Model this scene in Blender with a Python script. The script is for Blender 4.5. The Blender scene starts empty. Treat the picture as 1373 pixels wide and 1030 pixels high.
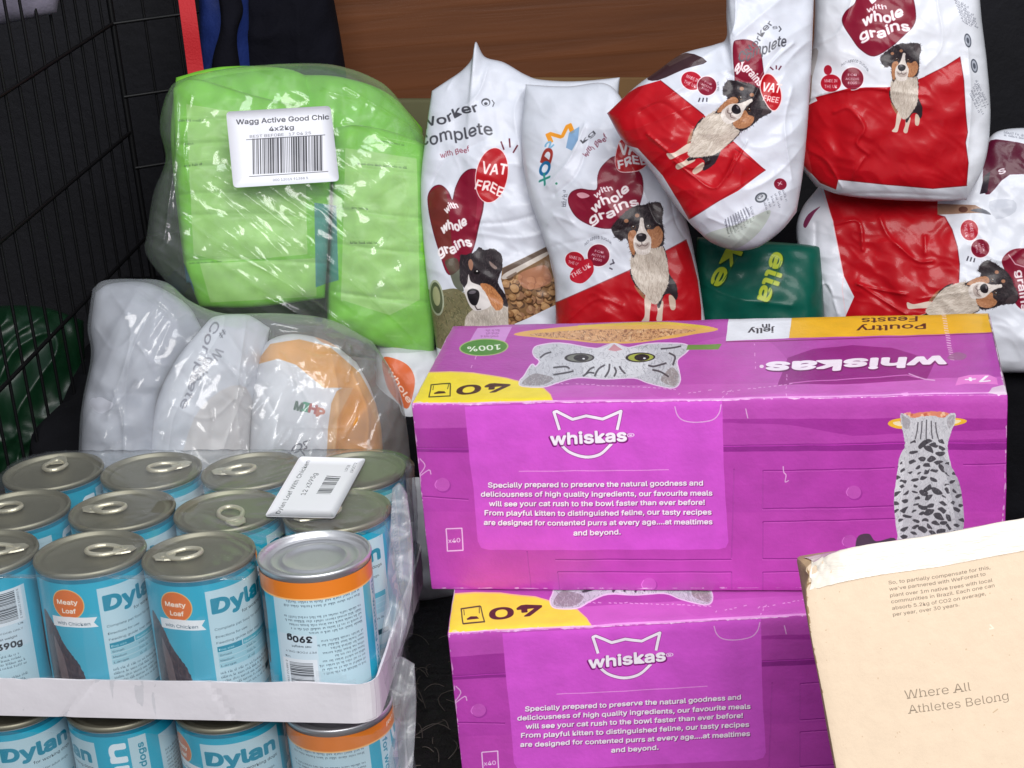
import bpy, math, os
import numpy as np
from mathutils import Matrix, Vector

scene = bpy.context.scene
COL = scene.collection
rng = np.random.default_rng(7)

# ------------------------------------------------------------------ camera, light, exposure
CAM_F, CAM_PITCH, CAM_ROLL = 2530.7, 0.374, -0.0867          # focal length in photo pixels, radians
_c, _s = math.cos(CAM_PITCH), math.sin(CAM_PITCH)
FWD = np.array([0, _c, -_s]); _R = np.array([1.0, 0, 0]); _U = np.cross(_R, FWD)
_cr, _sr = math.cos(CAM_ROLL), math.sin(CAM_ROLL)
RIGHT, UP = _R * _cr + _U * _sr, -_R * _sr + _U * _cr
CAMPOS = np.array([0, 0, 0.734])
cam_data = bpy.data.cameras.new('camera'); cam = bpy.data.objects.new('camera', cam_data); COL.objects.link(cam)
cam_data.sensor_width = 36; cam_data.lens = 36 * CAM_F / 1373
cam_data.clip_start = 0.02; cam_data.clip_end = 50
m = Matrix.Identity(4)
for k in range(3):
    m[k][0], m[k][1], m[k][2], m[k][3] = RIGHT[k], UP[k], -FWD[k], CAMPOS[k]
cam.matrix_world = m
scene.camera = cam

world = bpy.data.worlds.new('World'); scene.world = world; world.use_nodes = True
world.node_tree.nodes['Background'].inputs[0].default_value = (0.75, 0.85, 1.0, 1)
world.node_tree.nodes['Background'].inputs[1].default_value = 0.36

def area(name, loc, target, sx, sy, power, col):
    l = bpy.data.lights.new(name, 'AREA'); l.shape = 'RECTANGLE'; l.size = sx; l.size_y = sy
    l.energy = power; l.color = col
    o = bpy.data.objects.new(name, l); COL.objects.link(o); o.location = loc
    o.rotation_euler = (Vector(target) - Vector(loc)).to_track_quat('-Z', 'Y').to_euler()
    return o
area('open_tailgate_daylight', (0.25, -0.75, 1.75), (0.0, 1.25, 0.2), 1.9, 1.0, 57, (1.0, 0.975, 0.96))
area('sky_through_opening', (0.5, 0.55, 1.75), (0.1, 1.2, 0.25), 0.7, 0.45, 8, (0.93, 0.96, 1.0))

vs = scene.view_settings
vs.view_transform = 'Standard'; vs.look = 'None'; vs.exposure = 0.06; vs.gamma = 1; vs.use_curve_mapping = False
scene.cycles.transparent_max_bounces = 40
scene.cycles.max_bounces = 10

# ------------------------------------------------------------------ maths helpers
def ray(p):
    p = np.asarray(p, float)
    return FWD + RIGHT * ((p[..., 0:1] - 686.5) / CAM_F) - UP * ((p[..., 1:2] - 515) / CAM_F)

class Plane:
    """a flat frame in the scene: origin, two axes in the plane, normal"""
    def __init__(self, o, ex, n):
        self.o = np.asarray(o, float); n = np.asarray(n, float); self.n = n / np.linalg.norm(n)
        ex = np.asarray(ex, float); ex = ex - self.n * (ex @ self.n); self.ex = ex / np.linalg.norm(ex)
        self.ey = np.cross(self.n, self.ex)
    def uv(self, px):
        d = ray(px); t = ((self.o - CAMPOS) @ self.n) / (d @ self.n)
        P = CAMPOS + d * t[..., None] - self.o
        return np.stack([P @ self.ex, P @ self.ey], -1)
    def at(self, u, v, h=0.0):
        u, v = np.asarray(u, float), np.asarray(v, float); h = np.asarray(h, float)
        return self.o + u[..., None] * self.ex + v[..., None] * self.ey + (h + 0 * u)[..., None] * self.n

def facing(px, Y, tilt=(0, 0), off=0.0):
    """plane through the point seen at px and standing at depth Y, leaning back towards the opening"""
    d = ray(px); P = CAMPOS + d * (Y / d[1])
    n = -d / np.linalg.norm(d)
    n = n + RIGHT * tilt[0] + UP * tilt[1]; n /= np.linalg.norm(n)
    return Plane(P + n * off, RIGHT, n)

_perm = {}
def perlin(x, y, seed=0):
    if seed not in _perm:
        r = np.random.default_rng(seed + 1000); a = r.random((256, 256)) * 2 * np.pi
        _perm[seed] = (np.cos(a), np.sin(a))
    gx, gy = _perm[seed]
    x = np.asarray(x, float) + 1000; y = np.asarray(y, float) + 1000
    xi, yi = np.floor(x).astype(int), np.floor(y).astype(int); fx, fy = x - xi, y - yi
    u, v = fx * fx * fx * (fx * (fx * 6 - 15) + 10), fy * fy * fy * (fy * (fy * 6 - 15) + 10)
    def g(i, j): a, b = (xi + i) & 255, (yi + j) & 255; return gx[a, b] * (fx - i) + gy[a, b] * (fy - j)
    a = g(0, 0) * (1 - u) + g(1, 0) * u; b = g(0, 1) * (1 - u) + g(1, 1) * u
    return 1.5 * (a * (1 - v) + b * v)
def fbm(x, y, seed=0, o=4):
    s = 0; a = 1.0
    for k in range(o): s = s + a * perlin(x * 2**k, y * 2**k, seed + k); a *= 0.5
    return s
def crumple(x, y, seed=0):
    r = np.random.default_rng(seed+77); s = 0
    for k in range(6):
        a = r.uniform(0, np.pi); ca, sa = math.cos(a), math.sin(a); u, v = x*ca+y*sa, -x*sa+y*ca; sc = r.uniform(.7, 1.5)
        u, v = u*sc/2.6, v*sc
        s = s + np.clip(perlin(u*.8+5, v*.35, seed+40+k)*2+.5, 0, 1)*(0.35-np.abs(perlin(u+.25*perlin(v, u, seed+9), v, seed+20+k)))*(1 if k % 2 else -1)
    return s
def ridged(x, y, seed=0):
    return 1 - 2 * np.abs(perlin(x, y, seed)) ** 0.8

# ------------------------------------------------------------------ print canvas: artwork drawn as polygons
FONTDIR = ''
try: FONTDIR = bpy.utils.system_resource('DATAFILES', path='fonts')
except Exception: pass
_fonts = {}
def font(name):
    if name not in _fonts:
        f = None
        if name == 'inter':
            try: f = bpy.data.fonts.load(os.path.join(FONTDIR, 'Inter.woff2'))
            except Exception: f = None
        _fonts[name] = f
    return _fonts[name]
_glyph = {}
def glyphs(s, fname='inter', bold=0.0, spacing=1.0):
    key = (s, fname, bold, spacing)
    if key in _glyph: return _glyph[key]
    cu = bpy.data.curves.new('t', 'FONT'); cu.body = s; cu.size = 1; cu.resolution_u = 3; cu.offset = bold
    cu.space_character = spacing
    f = font(fname)
    if f: cu.font = f
    ob = bpy.data.objects.new('t', cu); me = ob.to_mesh(); me.calc_loop_triangles()
    V = np.zeros(len(me.vertices) * 3); me.vertices.foreach_get('co', V); V = V.reshape(-1, 3)[:, :2]
    T = np.zeros(len(me.loop_triangles) * 3, int); me.loop_triangles.foreach_get('vertices', T); T = T.reshape(-1, 3)
    # outline edges that lie level (used to add serifs)
    ob.to_mesh_clear(); bpy.data.objects.remove(ob); bpy.data.curves.remove(cu)
    _glyph[key] = (V, T); return V, T

def catmull(P, n=8, closed=True):
    P = np.asarray(P, float)
    if closed: Q = np.concatenate([P[-1:], P, P[:2]])
    else: Q = np.concatenate([2 * P[:1] - P[1:2], P, 2 * P[-1:] - P[-2:-1]])
    out = []
    t = np.linspace(0, 1, n, endpoint=False)[:, None]
    for i in range(1, len(Q) - 2):
        a, b, c, d = Q[i-1], Q[i], Q[i+1], Q[i+2]
        out.append(0.5 * (2*b + (c-a)*t + (2*a-5*b+4*c-d)*t**2 + (-a+3*b-3*c+d)*t**3))
    if not closed: out.append(P[-1:])
    return np.concatenate(out)

class Canvas:
    def __init__(self, w, h, bg, fmap):
        self.w, self.h = int(w), int(h); self.fmap = fmap
        self.a = np.empty((self.h, self.w, 3), np.float32); self.a[:] = np.array(bg) / 255
    # --- coverage of closed loops given as edge arrays in canvas pixels
    def cover(self, A, B):
        SS = 4
        x0, y0, x1, y1 = A[:, 0], A[:, 1], B[:, 0], B[:, 1]
        bx0 = int(max(0, math.floor(min(x0.min(), x1.min())) - 1)); bx1 = int(min(self.w, math.ceil(max(x0.max(), x1.max())) + 2))
        by0 = int(max(0, math.floor(min(y0.min(), y1.min())) - 1)); by1 = int(min(self.h, math.ceil(max(y0.max(), y1.max())) + 2))
        if bx1 <= bx0 or by1 <= by0: return None
        sg = np.where(y1 > y0, 1.0, -1.0); sw = y1 < y0
        xa, ya, xb, yb = np.where(sw, x1, x0), np.where(sw, y1, y0), np.where(sw, x0, x1), np.where(sw, y0, y1)
        k0 = np.ceil(np.clip(ya, by0, by1) * SS - 0.5).astype(int); k1 = np.ceil(np.clip(yb, by0, by1) * SS - 0.5).astype(int)
        n = np.maximum(k1 - k0, 0); tot = n.sum()
        if tot == 0: return None
        idx = np.repeat(np.arange(len(n)), n)
        k = np.arange(tot) - np.repeat(np.cumsum(n) - n, n) + k0[idx]
        ys = (k + 0.5) / SS
        xs = xa[idx] + (ys - ya[idx]) * ((xb - xa) / np.maximum(yb - ya, 1e-9))[idx]
        xs = np.clip(xs, bx0, bx1) - bx0
        W = bx1 - bx0; acc = np.zeros((by1 - by0, W + 2))
        ix = np.floor(xs).astype(int); fr = xs - ix; row = np.clip(k // SS - by0, 0, by1 - by0 - 1); s = sg[idx] / SS
        np.add.at(acc, (row, ix), s * (1 - fr)); np.add.at(acc, (row, np.minimum(ix + 1, W + 1)), s * fr)
        cov = np.clip(np.abs(np.cumsum(acc, 1)[:, :W]), 0, 1)
        return bx0, by0, cov
    def blend(self, c, col, alpha=1.0, mask=None):
        if c is None: return
        x, y, cov = c; h, w = cov.shape
        k = cov * alpha
        if mask is not None: k = k * mask[y:y+h, x:x+w]
        k = k[..., None]; self.a[y:y+h, x:x+w] = self.a[y:y+h, x:x+w] * (1 - k) + np.array(col) / 255 * k
    def loops(self, Ls):
        A, B = [], []
        for L in Ls:
            Q = self.fmap(np.asarray(L, float)); A.append(Q); B.append(np.roll(Q, -1, 0))
        return self.cover(np.concatenate(A), np.concatenate(B))
    def poly(self, P, col, alpha=1.0, smooth=0, rough=0.0, mask=None, seed=0):
        P = np.asarray(P, float)
        if smooth: P = catmull(P, smooth)
        if rough:
            P = catmull(P, 14) if not smooth else P
            t = np.arange(len(P)); P = P + rough * np.stack([perlin(t * 0.37, t * 0 + 0.5, 31 + seed), perlin(t * 0.37, t * 0 + 7.5, 32 + seed)], 1)
        self.blend(self.loops([P]), col, alpha, mask); return P
    def mask(self, P, smooth=0):
        P = np.asarray(P, float)
        if smooth: P = catmull(P, smooth)
        M = np.zeros((self.h, self.w)); c = self.loops([P])
        if c: M[c[1]:c[1]+c[2].shape[0], c[0]:c[0]+c[2].shape[1]] = c[2]
        return M
    def ell(self, c, rx, ry, col, rot=0.0, alpha=1.0, mask=None):
        t = np.linspace(0, 2*np.pi, 40, endpoint=False); r = math.radians(rot)
        x, y = rx*np.cos(t), ry*np.sin(t)
        self.poly(np.stack([c[0] + x*math.cos(r) - y*math.sin(r), c[1] + x*math.sin(r) + y*math.cos(r)], 1), col, alpha, mask=mask)
    def line(self, P, w, col, alpha=1.0, smooth=0, closed=False, mask=None):
        P = np.asarray(P, float)
        if smooth: P = catmull(P, smooth, closed)
        if closed: P = np.concatenate([P, P[:1]])
        d = P[1:] - P[:-1]; L = np.linalg.norm(d, axis=1, keepdims=True); d = d / np.maximum(L, 1e-9); n = np.stack([-d[:, 1], d[:, 0]], 1) * w / 2
        Ls = [np.array([a - n_, b - n_, b + n_, a + n_]) for a, b, n_ in zip(P[:-1], P[1:], n)]
        t = np.linspace(0, 2*np.pi, 8, endpoint=False)
        if w > 1: Ls += [p + np.stack([np.cos(t), np.sin(t)], 1) * w / 2 for p in P[1:-1]]
        # same orientation for every piece so that they add up
        Ls = [q if (np.sum(q[:, 0]*np.roll(q[:, 1], -1) - np.roll(q[:, 0], -1)*q[:, 1]) > 0) else q[::-1] for q in Ls]
        self.blend(self.loops(Ls), col, alpha, mask)
    def text(self, s, p0, p1, h, col, fname='inter', bold=0.0, up=None, alpha=1.0, wob=0.0, spacing=1.0, mask=None, cap=0.727, arc=0.0, serif=0.0):
        """s printed from p0 to p1 (baseline), h = capital height"""
        V, T = glyphs(s, fname, min(bold, 0), spacing)
        if not len(T): return
        p0, p1 = np.asarray(p0, float), np.asarray(p1, float)
        x0, x1 = V[:, 0].min(), V[:, 0].max()
        d = p1 - p0
        if up is None: up = np.array([d[1], -d[0]]) / np.linalg.norm(d) * h
        up = np.asarray(up, float)
        x = (V[:, 0] - x0) / (x1 - x0); y = V[:, 1] / cap
        if wob: y = y + wob * np.sin(x * len(s) * 1.9 + len(s)); x = x + wob * 0.25 / len(s) * np.sin(y * 3 + x * len(s) * 2.6)
        if arc: y = y + arc * (1 - (2*x-1)**2)
        P = p0 + x[:, None] * d + y[:, None] * up
        Q = self.fmap(P); tri = Q[T]
        ar = (tri[:, 1, 0]-tri[:, 0, 0])*(tri[:, 2, 1]-tri[:, 0, 1]) - (tri[:, 1, 1]-tri[:, 0, 1])*(tri[:, 2, 0]-tri[:, 0, 0])
        tri = np.where((ar < 0)[:, None, None], tri[:, ::-1], tri)
        if serif:
            E = set(); cnt = {}
            for t in T:
                for a, b in ((t[0], t[1]), (t[1], t[2]), (t[2], t[0])):
                    k = (min(a, b), max(a, b)); cnt[k] = cnt.get(k, 0) + 1
            ex = []
            for (a, b), n_ in cnt.items():
                if n_ == 1 and abs(V[a, 1]-V[b, 1]) < 0.004 and 0.03 < abs(V[a, 0]-V[b, 0]) < 0.13:
                    yy = V[a, 1]
                    for lv in (0.0, 0.546, 0.727, 0.757):
                        if abs(yy - lv) < 0.012:
                            xa, xb = min(V[a, 0], V[b, 0]) - serif, max(V[a, 0], V[b, 0]) + serif
                            th = 0.045 if lv == 0 else -0.045
                            ex.append([(xa, yy), (xb, yy), (xb, yy+th), (xa, yy+th)])
            for q in ex:
                q = np.array(q); X = (q[:, 0]-x0)/(x1-x0); self.blend(self.loops([p0 + X[:, None]*d + (q[:, 1]/cap)[:, None]*up]), col, alpha, mask)
        A = tri.reshape(-1, 2); B = np.roll(tri, -1, 1).reshape(-1, 2)
        c = self.cover(A, B)
        if c is None: return
        if bold > 0:                                             # heavier strokes: the letters' coverage grown by a round brush
            x, y, cov = c; px = np.linalg.norm(self.fmap((p0+up)[None])-self.fmap(p0[None]))/cap*bold; r_ = max(0.3, px); k = int(math.ceil(r_))
            y0, y1, xa, xb = max(0, y-k), min(self.h, y+cov.shape[0]+k), max(0, x-k), min(self.w, x+cov.shape[1]+k)
            big = np.zeros((y1-y0, xb-xa)); big[y-y0:y-y0+cov.shape[0], x-xa:x-xa+cov.shape[1]] = cov; out = big.copy()
            for a in range(-k, k+1):
                for b in range(-k, k+1):
                    d = math.hypot(a, b)
                    if d == 0: continue
                    w = min(1.0, max(0.0, r_+.5-d))
                    if w <= 0: continue
                    sh_ = np.zeros_like(big); H, W_ = big.shape
                    sh_[max(0, a):H+min(0, a), max(0, b):W_+min(0, b)] = big[max(0, -a):H+min(0, -a), max(0, -b):W_+min(0, -b)]
                    out = np.maximum(out, sh_*w)
            c = (xa, y0, out)
        self.blend(c, col, alpha, mask)
    def lines_of_text(self, p0, p1, dy, n, h, col, alpha=0.85, seed=1, ragged=True):
        """small print too small to read: word-shaped dashes"""
        r = np.random.default_rng(seed); p0, p1, dy = (np.asarray(v, float) for v in (p0, p1, dy))
        d = p1 - p0; L = np.linalg.norm(d); e = d / L; up = np.array([e[1], -e[0]]); Ls = []
        for k in range(n):
            x = 0.0; end = L * (r.uniform(0.55, 1) if ragged and (k == n-1 or r.random() < 0.3) else r.uniform(.92, 1))
            while x < end:
                for ch in range(r.integers(2, 8)):
                    w = h * r.uniform(0.35, 0.6); hh = h * r.choice([0.7, 0.7, 1.0])
                    a = p0 + dy*k + e*x
                    Ls.append(np.array([a, a + e*w*.45, a + e*w*.45 + up*hh, a + up*hh]))
                    if r.random() < .6: Ls.append(np.array([a + e*w*.45, a + e*w, a + e*w + up*hh*.3, a + e*w*.45 + up*hh*.3]))
                    x += w * 1.15
                    if x > end: break
                x += h * 0.5
        Ls = [q if (np.sum(q[:, 0]*np.roll(q[:, 1], -1) - np.roll(q[:, 0], -1)*q[:, 1]) > 0) else q[::-1] for q in Ls]
        self.blend(self.loops(Ls), col, alpha)
    def fur(self, P, cols, n, length, ang, width=0.5, alpha=0.5, seed=0, spread=0.5, smooth=6):
        r = np.random.default_rng(seed); M = self.mask(P, smooth)
        P = np.asarray(P, float); lo, hi = P.min(0), P.max(0)
        for j, col in enumerate(cols):
            c = lo + r.random((n, 2)) * (hi - lo); a = math.radians(ang) + r.normal(0, spread, n); l = length * r.uniform(.5, 1.3, n)
            e = np.stack([np.cos(a), np.sin(a)], 1); nn = np.stack([-e[:, 1], e[:, 0]], 1) * width / 2
            tri = np.stack([c - nn, c + nn, c + e*l[:, None]], 1)
            Q = self.fmap(tri.reshape(-1, 2)).reshape(-1, 3, 2)
            ar = (Q[:, 1, 0]-Q[:, 0, 0])*(Q[:, 2, 1]-Q[:, 0, 1]) - (Q[:, 1, 1]-Q[:, 0, 1])*(Q[:, 2, 0]-Q[:, 0, 0])
            Q = np.where((ar < 0)[:, None, None], Q[:, ::-1], Q)
            self.blend(self.cover(Q.reshape(-1, 2), np.roll(Q, -1, 1).reshape(-1, 2)), col, alpha, M)
    def barcode(self, p0, p1, upv, col, seed=3, n=48):
        r = np.random.default_rng(seed); p0, p1, upv = (np.asarray(v, float) for v in (p0, p1, upv)); x = 0; w = []
        while x < 1:
            b = r.choice([1, 1, 2, 3]) / (n * 2.6); g = r.choice([1, 1, 2, 2]) / (n * 2.6); w.append((x, min(1, x + b))); x += b + g
        Ls = [np.array([p0 + (p1-p0)*a, p0 + (p1-p0)*b, p0 + (p1-p0)*b + upv, p0 + (p1-p0)*a + upv]) for a, b in w]
        self.blend(self.loops(Ls), col)
    def mottle(self, amt, sc, seed=0, tint=(1, 1, 1)):
        y, x = np.mgrid[0:self.h, 0:self.w]
        f = 1 + amt * fbm(x / sc, y / sc, seed, 3); self.a = np.clip(self.a * (1 + (f[..., None] - 1) * np.array(tint)), 0, 1).astype(np.float32)
    def image(self, name):
        im = bpy.data.images.new(name, self.w, self.h)
        buf = np.ones((self.h, self.w, 4), np.float32); buf[..., :3] = np.clip(self.a[::-1], 0, 1)
        im.pixels.foreach_set(buf.ravel()); im.update(); im.pack(); return im

class PlaneCanvas(Canvas):
    """canvas laid on a Plane; artwork positions are given as sighted points and carried into the plane"""
    def __init__(self, pl, px=None, rect=None, bg=(255, 255, 255), scale=2.0):
        self.pl = pl
        if rect is None:
            x0, y0, x1, y1 = px; q = pl.uv(np.array([(x0, y0), (x1, y0), (x1, y1), (x0, y1)], float))
            lo, hi = q.min(0), q.max(0)
        else: lo, hi = np.array(rect[:2], float), np.array(rect[2:], float)
        depth = (pl.o - CAMPOS) @ FWD
        res = scale * CAM_F / depth; self.lo, self.hi = lo, hi
        w, h = np.ceil((hi - lo) * res).astype(int); self.rx, self.ry = w / (hi[0]-lo[0]), h / (hi[1]-lo[1])
        super().__init__(w, h, bg, self._map)
    def _map(self, P):
        q = self.pl.uv(P); return np.stack([(q[:, 0]-self.lo[0])*self.rx, (self.hi[1]-q[:, 1])*self.ry], 1)
    def tex(self, u, v):
        return np.stack([(u-self.lo[0])/(self.hi[0]-self.lo[0]), (v-self.lo[1])/(self.hi[1]-self.lo[1])], -1)

# ------------------------------------------------------------------ materials
def srgb(c):
    c = np.array(c) / 255.0
    return tuple(np.where(c <= .04045, c/12.92, ((c+.055)/1.055)**2.4)) + (1,)
def mat(name, col=(200, 200, 200), rough=0.5, metal=0.0, image=None, coat=0.0, bump=0.0, bscale=60, bdet=4, mott=0.0, mscale=20, spec=0.5, stretch=None, trans=0.0, sheen=0.0):
    M = bpy.data.materials.new(name); M.use_nodes = True; nt = M.node_tree; N, L = nt.nodes, nt.links
    b = N['Principled BSDF']; b.inputs['Roughness'].default_value = rough; b.inputs['Metallic'].default_value = metal
    b.inputs['Coat Weight'].default_value = coat; b.inputs['Coat Roughness'].default_value = 0.07; b.inputs['Specular IOR Level'].default_value = spec
    if sheen: b.inputs['Sheen Weight'].default_value = sheen
    if trans: b.inputs['Transmission Weight'].default_value = trans
    tc = N.new('ShaderNodeTexCoord')
    if image is not None:
        t = N.new('ShaderNodeTexImage'); t.image = image; t.extension = 'EXTEND'; L.new(tc.outputs['UV'], t.inputs[0]); out = t.outputs[0]
    else:
        r = N.new('ShaderNodeRGB'); r.outputs[0].default_value = srgb(col); out = r.outputs[0]
    mp = N.new('ShaderNodeMapping'); L.new(tc.outputs['Object'], mp.inputs[0])
    if stretch: mp.inputs['Scale'].default_value = stretch
    if mott:
        n = N.new('ShaderNodeTexNoise'); n.inputs['Scale'].default_value = mscale; n.inputs['Detail'].default_value = 6; L.new(mp.outputs[0], n.inputs[0])
        mr = N.new('ShaderNodeMapRange'); mr.inputs[1].default_value = .25; mr.inputs[2].default_value = .75; mr.inputs[3].default_value = 1 - mott; mr.inputs[4].default_value = 1 + mott; L.new(n.outputs[0], mr.inputs[0])
        mx = N.new('ShaderNodeVectorMath'); mx.operation = 'SCALE'; L.new(out, mx.inputs[0]); L.new(mr.outputs[0], mx.inputs['Scale']); out = mx.outputs[0]
    L.new(out, b.inputs['Base Color'])
    if bump:
        n = N.new('ShaderNodeTexNoise'); n.inputs['Scale'].default_value = bscale; n.inputs['Detail'].default_value = bdet; n.inputs['Roughness'].default_value = .55; L.new(mp.outputs[0], n.inputs[0])
        bp = N.new('ShaderNodeBump'); bp.inputs['Strength'].default_value = 1.0; bp.inputs['Distance'].default_value = bump; L.new(n.outputs[0], bp.inputs['Height'])
        L.new(bp.outputs[0], b.inputs['Normal']); L.new(bp.outputs[0], b.inputs['Coat Normal'])
    return M
def film(name, haze=0.05, gloss=0.10, rough=0.07, bump=0.0015, bscale=45, stretch=(1, 1, 1), tint=(0.97, 0.98, 0.98), edge=0.5):
    M = bpy.data.materials.new(name); M.use_nodes = True; nt = M.node_tree; N, L = nt.nodes, nt.links
    N.remove(N['Principled BSDF']); out = N['Material Output']
    tr = N.new('ShaderNodeBsdfTransparent'); tr.inputs[0].default_value = (*tint, 1)
    gl = N.new('ShaderNodeBsdfGlossy'); gl.inputs['Roughness'].default_value = rough
    df = N.new('ShaderNodeBsdfDiffuse'); df.inputs[0].default_value = (.85, .87, .9, 1)
    tl = N.new('ShaderNodeBsdfTranslucent'); tl.inputs[0].default_value = (.85, .87, .9, 1)
    tc = N.new('ShaderNodeTexCoord'); mp = N.new('ShaderNodeMapping'); mp.inputs['Scale'].default_value = stretch; L.new(tc.outputs['Object'], mp.inputs[0])
    n = N.new('ShaderNodeTexNoise'); n.inputs['Scale'].default_value = bscale; n.inputs['Detail'].default_value = 3; n.inputs['Distortion'].default_value = 0.6; L.new(mp.outputs[0], n.inputs[0])
    bp = N.new('ShaderNodeBump'); bp.inputs['Distance'].default_value = bump; L.new(n.outputs[0], bp.inputs['Height'])
    for x in (gl, df): L.new(bp.outputs[0], x.inputs['Normal'])
    lw = N.new('ShaderNodeLayerWeight'); lw.inputs['Blend'].default_value = .3; L.new(bp.outputs[0], lw.inputs['Normal'])
    pw = N.new('ShaderNodeMath'); pw.operation = 'POWER'; pw.inputs[1].default_value = 2.5; L.new(lw.outputs['Facing'], pw.inputs[0])
    ml = N.new('ShaderNodeMath'); ml.operation = 'MULTIPLY_ADD'; ml.inputs[1].default_value = edge; ml.inputs[2].default_value = gloss; ml.use_clamp = True; L.new(pw.outputs[0], ml.inputs[0])
    h = N.new('ShaderNodeMixShader'); h.inputs[0].default_value = .5; L.new(df.outputs[0], h.inputs[1]); L.new(tl.outputs[0], h.inputs[2])
    a = N.new('ShaderNodeMixShader'); a.inputs[0].default_value = haze; L.new(tr.outputs[0], a.inputs[1]); L.new(h.outputs[0], a.inputs[2])
    b = N.new('ShaderNodeMixShader'); L.new(ml.outputs[0], b.inputs[0]); L.new(a.outputs[0], b.inputs[1]); L.new(gl.outputs[0], b.inputs[2])
    L.new(b.outputs[0], out.inputs['Surface']); return M

# ------------------------------------------------------------------ mesh helpers
def tag(o, label=None, cat=None, group=None, kind=None):
    if label: o['label'] = label
    if cat: o['category'] = cat
    if group: o['group'] = group
    if kind: o['kind'] = kind
    return o
def obj(name, V, F, mats, parent=None, uv=None, midx=None, smooth=True):
    me = bpy.data.meshes.new(name); me.from_pydata(np.asarray(V).tolist(), [], [list(map(int, f)) for f in F]); me.update()
    for M in (mats if isinstance(mats, (list, tuple)) else [mats]): me.materials.append(M)
    if midx is not None: me.polygons.foreach_set('material_index', np.asarray(midx, np.int32))
    if smooth: me.polygons.foreach_set('use_smooth', np.ones(len(me.polygons), bool))
    if uv is not None:
        l = me.uv_layers.new(name='UVMap'); li = np.zeros(len(me.loops), np.int32); me.loops.foreach_get('vertex_index', li)
        l.data.foreach_set('uv', np.asarray(uv, np.float32)[li].ravel())
    o = bpy.data.objects.new(name, me); COL.objects.link(o)
    if parent: o.parent = parent
    return o
def empty(name, loc=(0, 0, 0), rot=(0, 0, 0)):
    o = bpy.data.objects.new(name, None); o.empty_display_size = .02; COL.objects.link(o); o.location = loc; o.rotation_euler = rot; return o
def gridF(n, m, off=0, flip=False, wrap=False):
    """faces of an n x m vertex grid; wrap closes the second index"""
    i, j = np.meshgrid(np.arange(n-1), np.arange(m if wrap else m-1), indexing='ij'); j2 = (j+1) % m
    a, b, c, d = i*m+j, i*m+j2, (i+1)*m+j2, (i+1)*m+j
    F = np.stack([a, b, c, d], -1).reshape(-1, 4) + off
    return F[:, ::-1] if flip else F
def tube(P, r, n=8, closed=False):
    P = np.asarray(P, float); k = len(P)
    T = np.gradient(P, axis=0) if not closed else np.roll(P, -1, 0) - np.roll(P, 1, 0)
    T /= np.linalg.norm(T, axis=1, keepdims=True); V = []
    a = np.array([0, 0, 1.0]) if abs(T[0, 2]) < .9 else np.array([1.0, 0, 0])
    for p, t in zip(P, T):
        u = np.cross(t, a); u /= np.linalg.norm(u); w = np.cross(t, u); a = -w if False else a
        th = np.linspace(0, 2*np.pi, n, endpoint=False)
        V.append(p + r*(np.cos(th)[:, None]*u + np.sin(th)[:, None]*w))
    F = gridF(k, n, wrap=True)
    if closed: F = np.concatenate([F, np.stack([np.r_[(k-1)*n:(k-1)*n+n], np.roll(np.r_[(k-1)*n:(k-1)*n+n], -1), np.roll(np.arange(n), -1), np.arange(n)], 1)])
    return np.concatenate(V), F
def join(parts):
    V, F, o = [], [], 0
    for v, f in parts: V.append(v); F += (np.asarray(f)+o).tolist(); o += len(v)
    return np.concatenate(V), F
def lathe(prof, n=64):
    prof = np.asarray(prof, float); th = np.linspace(0, 2*np.pi, n, endpoint=False)
    V = np.stack([prof[:, 0:1]*np.cos(th), prof[:, 0:1]*np.sin(th), prof[:, 1:2]+0*th], -1).reshape(-1, 3)
    return V, gridF(len(prof), n, wrap=True)
def resample(P, n, smooth=True):
    P = np.asarray(P, float)
    if smooth and len(P) > 2: P = catmull(P, 10, False)
    d = np.r_[0, np.cumsum(np.linalg.norm(np.diff(P, axis=0), axis=1))]; t = np.linspace(0, d[-1], n)
    return np.stack([np.interp(t, d, P[:, k]) for k in range(P.shape[1])], 1)
def segdist(Q, P):
    best = np.full(len(Q), 1e9)
    for a, b in zip(P[:-1], P[1:]):
        d = b-a; t = np.clip(((Q-a)@d)/max(d@d, 1e-12), 0, 1); best = np.minimum(best, np.linalg.norm(Q-a-t[:, None]*d, axis=1))
    return best

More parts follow.
